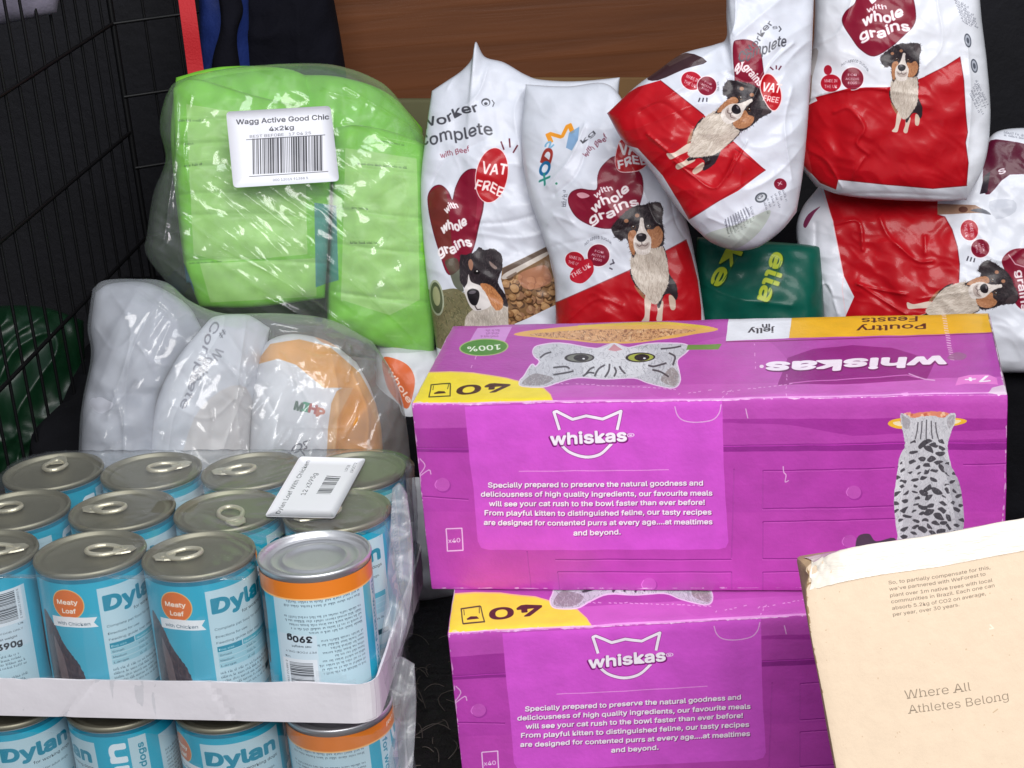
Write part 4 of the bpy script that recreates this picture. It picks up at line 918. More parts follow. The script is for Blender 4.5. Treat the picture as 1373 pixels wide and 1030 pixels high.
def badge_pair(cv, c1, c2, r1, r2, rot=0.0, seed=0, bad=RED):
    cv.ell(c1, r1*1.08, r1*.92, (236, 225, 228), rot); cv.ell(c1, r1, r1*.85, (176, 24, 44), rot); cv.ell(c2, r2*1.08, r2*1.08, (236, 225, 228), rot); cv.ell(c2, r2, r2, BURG, rot)
    e = PX([math.cos(math.radians(rot)), math.sin(math.radians(rot))]); u = PX([e[1], -e[0]])
    for c, r, S in ((c1, r1, ('MADE IN', 'THE UK')), (c2, r2, ('FOR', 'ACTIVE', 'DOGS'))):
        n = len(S)
        for k, s in enumerate(S):
            y = (k-(n-1)/2)*r*(1.1/n)*1.0; h = r*.85/n; w = r*(.62 if len(s) > 4 else .4)
            p = PX(c)-u*(y+h*.45); cv.text(s, p-e*w, p+e*w, h, (240, 220, 222), bold=.04)
def gusset_print(cv, rows, col=(110, 112, 124)):
    for a, b, dy, n, h, sd in rows: cv.lines_of_text(a, b, dy, n, h, col, .8, sd)

# ---- bag at the centre, upright behind: its front with window of kibble
pl = facing((690, 260), 1.50)
c = PlaneCanvas(pl, px=(540, 70, 870, 520), bg=WHITE, scale=2.2)
ZA = lambda x, y: (550+x/2.451, 40+y/2.451)
def ZAs(L): return [ZA(*p) for p in L]
c.text('Worker', (566, 176), (642, 149), 17, INK, bold=.03, wob=.12); c.ell((652, 139), 6, 5.4, INK); c.ell((652, 140), 4.6, 4, WHITE); c.ell((652, 141), 2.4, 2, INK); c.line([(660, 136), (663, 140), (661, 145)], 1.2, INK)
c.text('Complete', (562, 196), (661, 181), 22, INK, bold=.02, wob=.08); c.text('with Beef', (592, 212.5), (631, 204), 10, (128, 30, 52), bold=.02, wob=.1)
for a, b in (((676, 202), (672, 191)), ((684, 199), (683, 187)), ((688, 206), (694, 196))): c.line([a, b], 2, (96, 20, 40))
hp = ZAs([(62, 545), (80, 517), (105, 512), (128, 532), (142, 560), (152, 520), (172, 480), (200, 460), (228, 468), (240, 520), (242, 580), (228, 640), (208, 720), (175, 770), (130, 800), (100, 730), (76, 650), (64, 590)])
c.poly(hp, BURG, smooth=6); c.line(hp, 1.2, (84, 10, 26), .8, 6, True); c.poly(ZAs([(64, 560), (80, 525), (120, 530), (140, 700), (150, 790), (110, 745), (78, 650)]), (104, 52, 36), .75, 6)  # brown left part: shade of the film painted into the heart
c.poly(ZAs([(210, 470), (236, 500), (238, 580), (214, 660), (222, 560)]), (160, 40, 66), .5, 6)
heart_text(c, None, [('with', ZA(120, 600), ZA(160, 580), 12), ('whole', ZA(108, 665), ZA(190, 645), 17), ('grains', ZA(100, 745), ZA(204, 702), 17)])
c.ell((660, 235.5), 21.5, 37, (236, 214, 214), 10); c.ell((660, 235.5), 20.5, 36, RED, 10)
c.text('VAT', (646, 231), (678, 237), 20, (246, 226, 222), bold=.03, wob=.1); c.text('FREE', (638, 252), (673, 263), 18, (246, 226, 222), bold=.03, wob=.1)
# green-brown meadow, seal and the dog's head
ZH = lambda x, y: (560+x/6.06, 280+y/6.06)
def ZHs(L): return [ZH(*p) for p in L]
c.poly(ZHs([(60, 690), (210, 650), (330, 640), (450, 720), (720, 800), (760, 1100), (60, 1100)]), (112, 106, 74), .95, 4); mead = ZHs([(60, 700), (330, 650), (720, 820), (740, 1050), (60, 1050)])
c.fur(mead, [(150, 144, 104), (70, 72, 46), (130, 118, 84)], 260, 9, 70, 1.2, .6, 5, .8)
c.poly(ZHs([(230, 420), (330, 400), (360, 560), (380, 660), (310, 620), (270, 520)]), (70, 72, 52), .8, 5)
c.ell(ZH(160, 715), 10, 24, (170, 176, 150), -6); c.ell(ZH(160, 715), 8, 21, (84, 92, 66), -6); c.ell(ZH(160, 700), 5, 13, (160, 162, 120), -6)
hd = ZHs([(350, 380), (400, 365), (465, 345), (505, 305), (550, 330), (600, 315), (660, 340), (688, 390), (690, 480), (665, 540), (660, 600), (720, 700), (730, 790), (640, 860), (500, 840), (420, 740), (390, 640), (350, 560)])
c.poly(hd, (42, 34, 38), rough=.8); c.fur(hd, [(88, 76, 78), (18, 14, 18)], 260, 8, 95, .8, .6, 6, .6)
c.poly(ZHs([(400, 860), (560, 760), (720, 780), (740, 830), (720, 1050), (430, 1050)]), (196, 186, 174), .95, 5); c.fur(ZHs([(400, 860), (560, 760), (720, 780), (720, 1000), (430, 1000)]), [(228, 220, 208), (160, 148, 136)], 160, 9, 85, 1, .5, 7)
c.poly(ZHs([(385, 640), (410, 590), (420, 520), (440, 580), (510, 610), (545, 640), (600, 700), (590, 780), (490, 815), (440, 790), (405, 720)]), (214, 208, 204), smooth=5)
c.poly(ZHs([(515, 600), (580, 600), (640, 650), (690, 720), (690, 790), (640, 810), (600, 760), (560, 680)]), (186, 122, 76), rough=.6); c.fur(ZHs([(515, 600), (600, 600), (690, 720), (690, 790), (640, 810), (560, 680)]), [(222, 164, 110), (140, 84, 52)], 80, 7, 70, .9, .5, 8)
c.poly(ZHs([(418, 420), (440, 400), (458, 440), (445, 490), (425, 470)]), (168, 120, 96), .9, 4); c.poly(ZHs([(585, 415), (620, 440), (650, 470), (630, 480), (595, 450)]), (150, 126, 116), .8, 4)
c.poly(ZHs([(410, 660), (450, 635), (500, 655), (505, 710), (480, 770), (440, 760), (415, 710)]), (26, 22, 26), smooth=5); c.ell(ZH(450, 665), 5, 2.2, (96, 90, 96), -10); c.line(ZHs([(470, 775), (490, 805), (520, 800)]), 1.4, (70, 56, 56))
c.ell(ZH(486, 503), 4, 3.2, (18, 14, 16)); c.ell(ZH(488, 496), 1.3, 1.0, (220, 215, 210))
# window with kibble behind clear film
kw = ZHs([(690, 470), (860, 390), (1048, 298), (1085, 480), (1145, 750), (900, 870), (740, 940), (735, 760), (680, 560)])
c.poly(kw, (122, 90, 58)); Mk = c.mask(kw); r2 = np.random.default_rng(9)
for k in range(90):
    x, y = r2.uniform(680, 1150), r2.uniform(520, 940); s = r2.uniform(4.5, 8)
    p = PX(ZH(x, y)); c.ell(p+[.8, 1.2], s, s*.8, (70, 46, 28), r2.uniform(0, 180), .8, Mk); c.poly([p+s*r2.uniform(.6, 1.05)*PX([math.cos(t), .85*math.sin(t)]) for t in np.linspace(0, 5.4, 7)], [(160, 120, 80), (140, 100, 64), (172, 132, 90), (146, 108, 80)][k % 4], 1, 4, mask=Mk); c.ell(p-[1.2, 1.4], s*.5, s*.3, (192, 154, 110), r2.uniform(0, 180), .6, Mk)
c.poly(ZHs([(820, 520), (1000, 450), (1060, 480), (1080, 580), (940, 640), (850, 620)]), (182, 124, 96), .75, 4, mask=Mk)
c.poly(ZHs([(690, 475), (1048, 300), (1055, 335), (700, 520)]), (96, 78, 66)); c.poly(ZHs([(690, 560), (700, 520), (810, 460), (1050, 340), (1045, 375), (830, 495), (760, 545)]), (206, 198, 190), .9, 3); c.poly(ZHs([(720, 545), (800, 500), (812, 520), (740, 560)]), (110, 90, 76), .8)
c.mottle(.02, 60, 12)
m = CRK('centre_bag_print', c.image('centre_bag_print'))
b = pillow('dog_food_bag', pl, [(579, 122), (600, 108), (620, 94), (633, 78), (638, 56), (650, 76), (676, 84), (704, 100), (726, 107), (774, 109), (831, 104)], [(590, 500), (680, 510), (800, 505)],
           [(579, 122), (571, 180), (564, 250), (568, 330), (576, 400), (590, 500)], [(831, 104), (826, 160), (815, 250), (806, 380), (800, 505)], .03, .05, [m, m_backw], c, wr=STDWR, seed=21,
           creases=[([(640, 300), (690, 295), (770, 270)], 5, -.004), ([(640, 312), (700, 318), (760, 300)], 7, .004), ([(655, 90), (640, 130), (600, 160)], 6, .005), ([(710, 110), (690, 150), (700, 220)], 8, .004), ([(760, 120), (735, 190), (735, 260)], 5, .005), ([(575, 260), (600, 215), (650, 190)], 5, -.003), ([(600, 120), (612, 100), (640, 62)], 5, .006)])
tag(b, 'upright white bag with a dog head beside a window full of kibble', 'dog food bag', 'white bags of dog food piled at the back')

# ---- bag in front of it to the right, sitting dog on red
pl = facing((840, 320), 1.442)
c = PlaneCanvas(pl, px=(690, 110, 980, 520), bg=WHITE, scale=2.2)
ZC = lambda x, y: (740+x/3.55, 150+y/3.55)
def ZCs(L): return [ZC(*p) for p in L]
c.poly(ZCs([(-110, 960), (30, 905), (372, 752), (636, 610), (660, 680), (690, 800), (706, 930), (710, 1300), (-110, 1300)]), RED); c.line(ZCs([(-110, 958), (30, 903), (372, 750), (636, 608)]), 1.2, (120, 10, 16), .7)
hp = ZCs([(82, 420), (100, 385), (140, 372), (185, 378), (218, 372), (222, 310), (245, 262), (300, 220), (360, 250), (420, 300), (432, 370), (420, 430), (400, 480), (350, 530), (280, 556), (200, 545), (130, 510), (95, 465)])
c.poly(hp, BURG, smooth=6); c.line(hp, 1.2, (88, 10, 28), .8, 6, True); c.poly(ZCs([(122, 395), (150, 388), (182, 402), (170, 412), (140, 414)]), (226, 170, 180), .9, 4)
c.poly(ZCs([(300, 235), (320, 150), (350, 132), (400, 140), (450, 180), (462, 240), (430, 280), (380, 295), (320, 290)]), (238, 205, 205), smooth=6); c.poly(ZCs([(303, 236), (322, 154), (352, 136), (400, 144), (446, 184), (457, 240), (428, 276), (380, 291), (320, 286)]), RED, smooth=6)
heart_text(c, None, [('with', ZC(208, 412), ZC(290, 372), 10), ('whole', ZC(200, 482), ZC(372, 388), 16), ('grains', ZC(188, 540), ZC(410, 440), 15.5), ('VAT', ZC(322, 205), ZC(440, 200), 19), ('FREE', ZC(318, 272), ZC(448, 250), 15)])
dog(c, tr([(0, 0), (1, 0)], [(0, 0), (1, 0)]), 3)
badge_pair(c, ZC(112, 705), ZC(224, 682), 13, 14.5, 12, 4); c.poly(ZCs([(95, 760), (150, 705), (190, 705), (200, 760), (150, 812), (95, 800)]), (184, 28, 46), smooth=5); c.text('THE UK', ZC(100, 790), ZC(190, 735), 8, (240, 215, 215), bold=.04)
c.text('NO ADDED SUGAR', ZC(160, 640), ZC(285, 632), 5.5, (96, 96, 108), arc=1.6, bold=.02)
for a, b in (((290, 700), (296, 722)), ((278, 725), (300, 715)), ((275, 740), (290, 748))): c.line(ZCs([a, b]), 1.8, (80, 76, 88))
c.text('with Beef', ZC(160, 222), ZC(268, 132), 9.5, (112, 40, 60), bold=.03, wob=.2); c.text('kg', ZC(150, 160), ZC(210, 110), 8, INK, bold=.03); c.lines_of_text(ZC(60, 455), ZC(72, 365), (3, 0), 2, 4, (96, 98, 110), .8, 5)
for s, p, h, col in (('M', ((738, 193), (771, 179)), 17, (226, 146, 40)), ('2', ((736, 203), (744, 196)), 12, (120, 170, 200)), ('D', ((738, 222), (744, 203)), 18, (150, 52, 44)), ('O', ((733, 238), (741, 221)), 17, (30, 100, 146)), ('X', ((731, 250), (739, 237)), 13, (46, 132, 120))):
    c.text(s, p[0], p[1], h, col, bold=.05)
c.ell(ZC(26, 345), 1.6, 1.6, (60, 140, 110)); c.poly([(760, 200), (764, 180), (778, 172), (776, 190), (768, 204)], (110, 150, 190), .8)
c.mottle(.02, 60, 14)
m = CRK('sitting_dog_bag_print', c.image('sitting_dog_bag_print'))
b = pillow('dog_food_bag', pl, [(704, 112), (760, 112), (818, 108), (856, 165)], [(744, 505), (850, 508), (958, 500)], [(704, 112), (698, 190), (708, 260), (728, 320), (743, 380), (744, 505)],
           [(856, 176), (884, 222), (906, 262), (924, 310), (936, 370), (945, 430), (958, 500)], .032, .03, [m, m_backw], c, wr=STDWR, seed=31, lean=(.018, .004),
           creases=[([(735, 250), (765, 215), (785, 170)], 5, .006), ([(745, 262), (775, 235), (790, 190)], 5, -.005), ([(742, 330), (800, 318), (860, 300)], 7, -.003), ([(905, 290), (880, 300), (860, 250)], 7, .004), ([(925, 330), (905, 300), (895, 250)], 5, -.004), ([(760, 430), (800, 400), (835, 408)], 4, .003), ([(770, 300), (745, 290), (735, 300)], 5, .003)])
tag(b, 'white and red bag in the centre with a whole sitting dog above the carton', 'dog food bag', 'white bags of dog food piled at the back')

# ---- bag lying tilted, upper middle
pl = facing((950, 180), 1.385)
c = PlaneCanvas(pl, px=(800, -40, 1110, 360), bg=WHITE, scale=2.2)
ZT = lambda x, y: (820+x/3.322, 30+y/3.322)
def ZTs(L): return [ZT(*p) for p in L]
c.poly(ZTs([(-40, 380), (30, 340), (120, 290), (220, 262), (412, 415), (680, 655), (560, 745), (440, 810), (345, 874), (310, 810), (230, 680), (120, 560), (-40, 520)]), RED)
c.line(ZTs([(220, 262), (412, 415)]), 1.2, (110, 8, 16), .8); c.line(ZTs([(545, 560), (680, 655), (345, 874)]), 1.2, (120, 10, 18), .7)
c.poly(ZTs([(160, 250), (230, 190), (330, 138), (425, 180), (330, 212), (210, 262)]), (52, 28, 32), .95, 3); c.poly(ZTs([(240, 185), (330, 138), (360, 152), (260, 200)]), (92, 74, 70), .6)
hp = ZTs([(540, 110), (565, 88), (620, 92), (655, 130), (668, 200), (672, 270), (640, 310), (560, 300), (545, 230)]); c.poly(hp, BURG, smooth=6); c.line(hp, 1.1, (88, 10, 28), .8, 6, True)
c.text('&', ZT(560, 240), ZT(590, 180), 10, (236, 222, 222), bold=.05); c.text('grains', ZT(580, 210), ZT(650, 290), 14, (236, 222, 222), bold=.04, up=(11, -9))
dog(c, tr([ZC(424, 592), ZC(445, 960)], [ZT(556, 388), ZT(285, 582)]), 5, legs=True)
c.poly(ZTs([(672, 240), (710, 238), (745, 290), (752, 350), (725, 398), (690, 380), (655, 300)]), (238, 210, 210), smooth=5); c.poly(ZTs([(674, 244), (708, 242), (741, 291), (748, 350), (723, 393), (692, 376), (659, 300)]), RED, smooth=5)
c.text('VAT', ZT(662, 310), ZT(742, 318), 15, (246, 226, 222), bold=.03, up=(5, -16)); c.text('FREE', ZT(668, 352), ZT(735, 362), 10, (246, 226, 222), bold=.03, up=(3, -10))
badge_pair(c, ZT(358, 265), ZT(425, 288), 14, 12.5, 24, 6); c.lines_of_text(ZT(478, 310), ZT(474, 250), (3, 0), 1, 3.5, (110, 110, 122), .8, 8)
for x in (395, 410, 425): c.line(ZTs([(x, 340), (x-4+(x-410)*.2, 358)]), 1.8, (66, 60, 72))
c.text('Worker', ZT(600, 165), ZT(712, 12), 11, INK, bold=.03, wob=.1); c.text('Complete', ZT(560, 190), ZT(770, 108), 20, INK, bold=.02, wob=.1, up=(2.5, -20)); c.text('s', ZT(712, 40), ZT(735, 36), 7, INK); c.line(ZTs([(740, 25), (750, 38), (740, 50)]), 1.5, INK)
for a, b in (((700, 205), (715, 218)), ((728, 198), (728, 215)), ((750, 200), (738, 218))): c.line(ZTs([a, b]), 1.8, (96, 30, 50))
c.ell(ZT(746, 717), 8.6, 7.6, BURG, 20); c.text('X', ZT(736, 724), ZT(756, 718), 6, (230, 210, 214), bold=.04); c.ell(ZT(661, 775), 8.4, 6.4, (80, 84, 92), -25); c.ell(ZT(661, 775), 6, 4.2, (190, 194, 200), -25); c.text('G', ZT(650, 785), ZT(672, 770), 6, INK, bold=.04)
gusset_print(c, [(ZT(500, 880), ZT(520, 950), (4.2, -2.4), 9, 3.2, 5), (ZT(670, 790), ZT(690, 850), (5, -3), 6, 3.2, 6)])
for k in range(9):
    p = PX(ZT(505+k*11, 868-k*6.4)); c.line([p, p+[4+k*.2, 20-k*1.1]], 1.4, (104, 106, 118), .8)
c.poly(ZTs([(420, 940), (560, 890), (700, 830), (660, 920), (560, 1000), (450, 1010)]), (150, 168, 128), .35, 6)
c.mottle(.02, 60, 16)
m = CRK('tilted_bag_print', c.image('tilted_bag_print'), .26)
b = pillow('dog_food_bag', pl, [(814, 152), (850, 118), (880, 96), (915, 72), (958, 60), (974, 50), (974, 10), (980, -40), (1040, -46), (1092, -40)], [(938, 312), (955, 326), (985, 336), (1015, 332), (1045, 312), (1068, 285)],
           [(814, 152), (836, 190), (868, 222), (898, 266), (922, 296), (938, 312)], [(1092, -40), (1090, 30), (1086, 120), (1078, 220), (1068, 285)], .034, .045, [m, m_backw], c, wr=STDWR+[(.0018, 45, 40, 3)], seed=41,
           creases=[([(870, 180), (900, 205), (925, 224), (950, 215)], 3, .006), ([(905, 215), (930, 235), (960, 250), (985, 210)], 3, .005), ([(985, 205), (975, 235), (1000, 190)], 2.5, .004), ([(1062, 60), (1030, 90), (1010, 130), (990, 160)], 3.5, .005), ([(975, 60), (985, 30), (985, -20)], 5, .005), ([(1060, 120), (1050, 170), (1060, 240)], 5, .004), ([(975, 100), (1010, 110), (1050, 60)], 4, -.003), ([(860, 150), (890, 140), (930, 170)], 4, -.003), ([(1000, 290), (980, 300), (950, 290)], 5, .003)])
tag(b, 'white and red bag lying tilted, its dog sideways with head to the upper right', 'dog food bag', 'white bags of dog food piled at the back')

# ---- upright bag at the upper right
pl = facing((1200, 130), 1.44)
c = PlaneCanvas(pl, px=(1050, -120, 1350, 300), bg=(222, 224, 230), scale=2.2)
ZU = lambda x, y: (1060+x/3.679, y/3.679)
def ZUs(L): return [ZU(*p) for p in L]
c.poly(ZUs([(20, 570), (60, 545), (100, 515), (180, 478), (280, 440), (380, 432), (480, 432), (560, 420), (660, 380), (760, 330), (830, 285), (848, 400), (858, 560), (868, 650), (858, 700), (872, 800), (862, 950), (700, 958), (500, 945), (260, 945), (150, 900), (60, 800), (30, 700)]), RED); c.line(ZUs([(660, 380), (760, 330), (830, 285), (848, 400), (858, 560), (868, 650), (858, 700), (872, 800), (862, 950)]), 1.1, (110, 8, 16), .7)
c.poly(ZUs([(20, 570), (60, 545), (80, 700), (110, 850), (60, 800), (30, 700)]), (206, 60, 62), .7, 5)
hp = ZUs([(262, 120), (275, 70), (320, 30), (345, -20), (440, -50), (560, -40), (600, 0), (615, 90), (600, 140), (560, 180), (500, 235), (415, 282), (350, 250), (310, 200)]); c.poly(hp, BURG, smooth=6); c.line(hp, 1.1, (88, 10, 28), .8, 6, True)
c.poly(ZUs([(385, 0), (420, -10), (425, 15), (405, 32), (395, 20)]), (236, 226, 228))
heart_text(c, None, [('with', ZU(380, 68), ZU(475, 50), 9), ('whole', ZU(362, 132), ZU(555, 98), 18), ('grains', ZU(350, 210), ZU(585, 150), 17)])
dog(c, tr([ZC(424, 592), ZC(445, 960)], [ZU(548, 333), ZU(520, 620)]), 7)
badge_pair(c, ZU(205, 412), ZU(310, 390), 13.5, 14.5, 0, 8); c.ell(ZU(190, 348), 5.4, 6.5, (168, 30, 50)); c.poly(ZUs([(130, 480), (280, 440), (300, 436), (310, 470), (150, 520)]), RED); c.text('NO ADDED SUGAR', ZU(255, 332), ZU(385, 360), 5.2, (110, 112, 122), arc=1.8, bold=.02)
gusset_print(c, [(ZU(800, 10), ZU(890, 60), (1.5, 4), 8, 3.2, 11), (ZU(905, 400), ZU(965, 520), (-2, 4.4), 5, 3.4, 12)])
for x, y in ((868, 205), (900, 328)): c.ell(ZU(x, y), 4.6, 9.4, (84, 88, 98), -10); c.ell(ZU(x, y), 3.2, 7.4, (170, 174, 184), -10); c.ell(ZU(x, y), 1.8, 4, (84, 88, 98), -10)
for k in range(4): c.line(ZUs([(905+k*8, 520+k*10), (965+k*4, 495+k*12)]), 1.5, (226, 228, 232), .9)
c.poly(ZUs([(240, 880), (480, 905), (700, 925), (868, 912), (880, 1060), (680, 1060), (200, 1040)]), (214, 216, 224)); c.line(ZUs([(240, 880), (480, 905), (700, 925), (868, 912)]), 1.2, (130, 20, 26), .8)
c.poly(ZUs([(100, 260), (142, 255), (110, 400), (96, 510), (68, 530), (75, 400)]), (176, 168, 164), .8, 3); c.poly(ZUs([(110, 370), (104, 500), (72, 528), (84, 440)]), (120, 92, 74), .7, 3)
c.mottle(.02, 60, 18)
m = CRK('upper_right_bag_print', c.image('upper_right_bag_print'), .26)
b = pillow('dog_food_bag', pl, [(1088, -120), (1200, -126), (1310, -120)], [(1094, 250), (1130, 262), (1190, 268), (1250, 270), (1296, 268)],
           [(1088, -120), (1092, -30), (1090, 60), (1074, 110), (1066, 160), (1070, 215), (1094, 250)], [(1310, -120), (1314, 0), (1324, 90), (1328, 160), (1320, 220), (1296, 268)], .036, .045, [m, m_backw], c, wr=STDWR, seed=51,
           creases=[([(1070, 140), (1110, 124), (1160, 118), (1190, 120)], 3.5, .007, 1), ([(1120, 150), (1140, 145), (1160, 170), (1150, 190), (1165, 205)], 4, .005), ([(1160, 210), (1150, 225), (1145, 238)], 3, .004), ([(1295, 60), (1300, 140), (1292, 240)], 6, .005), ([(1255, 0), (1262, 60), (1240, 90)], 5, .003), ([(1100, 60), (1130, 40), (1150, -20)], 5, .004), ([(1085, 200), (1110, 215), (1130, 250)], 5, .004), ([(1190, 122), (1240, 128)], 3, .003), ([(1110, 262), (1180, 258), (1290, 264)], 3, -.004)])
tag(b, 'upright white and red bag in the top right corner, resting on the lying bag', 'dog food bag', 'white bags of dog food piled at the back')

# ---- bag lying on its side at the right
pl = facing((1220, 350), 1.45)
c = PlaneCanvas(pl, px=(1040, 140, 1500, 520), bg=(218, 221, 229), scale=2.2)
ZR = lambda x, y: (1060+x/4.387, 240+y/4.387)
def ZRs(L): return [ZR(*p) for p in L]
c.poly(ZRs([(180, 0), (400, -20), (862, -20), (862, 215), (905, 228), (945, 300), (975, 400), (988, 500), (985, 590), (990, 1100), (330, 1100), (330, 800), (380, 690), (320, 570), (285, 400), (255, 250), (215, 120)]), RED)
c.line(ZRs([(862, 215), (905, 228), (945, 300), (975, 400), (988, 500), (985, 590)]), 1.1, (110, 8, 18), .8); c.line(ZRs([(330, 800), (310, 640), (318, 570), (285, 400), (255, 250), (180, 60)]), 1.1, (240, 200, 205), .8)
c.poly(ZRs([(862, 150), (1080, 160), (1170, 210), (1080, 205), (862, 215)]), (150, 112, 88), .9); c.ell(ZR(1010, 185), 6, 4, (96, 60, 50)); c.poly(ZRs([(1050, 190), (1120, 180), (1172, 215), (1110, 205)]), (88, 92, 104), .9, 3)
c.poly(ZRs([(1232, 480), (1270, 430), (1330, 410), (1420, 420), (1500, 470), (1520, 700), (1400, 770), (1320, 740), (1280, 640), (1250, 540)]), BURG, smooth=6); c.text('whole', ZR(1420, 440), ZR(1440, 640), 16, (236, 222, 224), bold=.045); c.text('grains', ZR(1315, 540), ZR(1350, 770), 13, (236, 222, 224), bold=.045); c.line(ZRs([(1270, 445), (1310, 500), (1400, 530)]), 1.4, (226, 190, 200), .8)
f = tr([ZC(424, 592), ZC(445, 960)], [ZR(1137, 640), ZR(720, 690)]); f0 = f
def f(L):                                                         # the print runs the other way round on this bag
    L = np.asarray(L, float); a = PX(ZC(424, 592)); L = L.copy(); L[:, 0] = 2*a[0]-L[:, 0]; return f1(L)
f1 = tr([(2*ZC(424, 592)[0]-ZC(424, 592)[0], ZC(424, 592)[1]), (2*ZC(424, 592)[0]-ZC(445, 960)[0], ZC(445, 960)[1])], [ZR(1137, 640), ZR(720, 690)]); f.scale = f1.scale*.95; f.rot = f1.rot
dog(c, f1, 9)
badge_pair(c, ZR(1045, 305), ZR(1108, 410), 13.5, 12, 80, 10)
for k in range(3): c.line(ZRs([(1040+k*18, 455+k*6), (1030+k*20, 482+k*4)]), 1.8, (50, 46, 60))
c.poly([(1322, 196), (1345, 190), (1400, 205), (1400, 236), (1352, 236), (1325, 262), (1316, 250)], (84, 16, 42), smooth=3); c.poly([(1318, 238), (1326, 232), (1322, 260), (1312, 262)], (36, 24, 36)); c.text('s', (1338, 236), (1347, 233), 12, (230, 220, 224), bold=.04); c.lines_of_text((1345, 180), (1400, 190), (0, 4), 2, 3.5, (110, 112, 124), .7, 4)
c.poly(ZRs([(80, 270), (110, 210), (180, 165), (150, 200), (120, 250), (95, 290)]), (120, 30, 70), .9, 3)
c.poly(ZRs([(1160, 140), (1300, 130), (1310, 200), (1200, 240)]), (186, 190, 200), .7, 3)
c.mottle(.02, 60, 20)
m = CRK('lying_bag_print', c.image('lying_bag_print'), .26)
b = pillow('dog_food_bag', pl, [(1098, 250), (1130, 240), (1200, 246), (1262, 250), (1300, 226), (1322, 190), (1345, 174), (1400, 172), (1480, 180)], [(1104, 490), (1200, 500), (1320, 500), (1480, 500)],
           [(1098, 250), (1074, 282), (1068, 318), (1082, 372), (1098, 412), (1104, 440), (1104, 490)], [(1480, 180), (1486, 300), (1484, 400), (1480, 500)], .032, .04, [m, m_backw], c, wr=STDWR, n=(200, 240), seed=61,
           creases=[([(1120, 302), (1152, 298), (1158, 335)], 3, .006, 1), ([(1180, 292), (1190, 315), (1205, 330), (1230, 350), (1250, 350)], 4.5, .006), ([(1240, 318), (1240, 340)], 4, .005), ([(1150, 380), (1180, 388), (1215, 394)], 3, .005, 1), ([(1152, 380), (1190, 405), (1215, 420)], 3, .005, 1), ([(1074, 330), (1095, 372), (1085, 400)], 4, .008), ([(1095, 300), (1098, 360), (1120, 400)], 5, -.005), ([(1270, 395), (1230, 400), (1300, 390)], 3, .002), ([(1300, 330), (1340, 350), (1373, 330)], 6, .004), ([(1080, 400), (1110, 380), (1125, 420)], 4, .006)])
tag(b, 'white and red bag lying on its side, its dog lying head to the right', 'dog food bag', 'white bags of dog food piled at the back')

# ---- small dark green bag with yellow lettering
pl = facing((1010, 390), 1.45)
c = PlaneCanvas(pl, px=(920, 300, 1140, 480), bg=(10, 84, 70), scale=2.2)
LIME = (176, 190, 48)
for dx, col, bo in ((1.0, (16, 66, 34), .05), (0, LIME, .028)):
    c.text('ella', PX((1036, 338))+dx, PX((1016, 400))+dx, 34, col, bold=bo+.01, up=(27, 9)); c.text('ke', PX((976, 332))+dx, PX((952, 380))+dx, 32, col, bold=bo, up=(28, 10))
for a, b in (((1047, 350), (1030, 396)), ((990, 345), (969, 378))): c.line([a, b], 1.0, (60, 110, 40), .8)
c.mottle(.04, 40, 24)
m = CRK('green_bag_print', c.image('green_bag_print'), .28)
b = pillow('treat_bag', pl, [(934, 318), (1000, 322), (1060, 326), (1100, 330)], [(934, 470), (1020, 474), (1106, 470)], [(934, 318), (930, 390), (934, 470)], [(1100, 330), (1104, 400), (1106, 470)], .028, .02, [m, mat('green_bag_back', (10, 84, 70), .35)], c, wr=[(.003, 22, 10, 1)], seed=71, n=(80, 100), creases=[([(940, 380), (990, 400), (1060, 410)], 8, .004)])
tag(b, 'small dark green bag with upside-down lime lettering behind the carton', 'treat bag')

# ---- bag with an orange print wedged beside the carton
pl = facing((540, 540), 1.47)
c = PlaneCanvas(pl, px=(490, 450, 620, 830), bg=(206, 208, 212), scale=2.2)
c.poly([(513, 482), (530, 482), (548, 492), (556, 510), (552, 535), (545, 548), (530, 535), (518, 515)], (214, 104, 58), smooth=5); c.text('whole', (519, 497), (547, 541), 10, (250, 226, 214), bold=.04); c.lines_of_text((508, 560), (545, 600), (-2, 4), 3, 3.4, (150, 150, 158), .6, 4)
c.mottle(.04, 50, 26)
m = CRK('orange_print_bag', c.image('orange_print_bag'), .32)
b = pillow('dog_food_bag', pl, [(505, 455), (540, 462), (600, 470)], [(500, 800), (560, 806), (612, 800)], [(505, 455), (503, 560), (498, 680), (500, 800)], [(600, 470), (606, 600), (612, 800)], .035, .03, [m, m_backw], c, wr=STDWR, seed=75, n=(120, 70))
tag(b, 'white bag with an orange patch reading whole, wedged left of the cartons', 'dog food bag', 'white bags of dog food piled at the back')

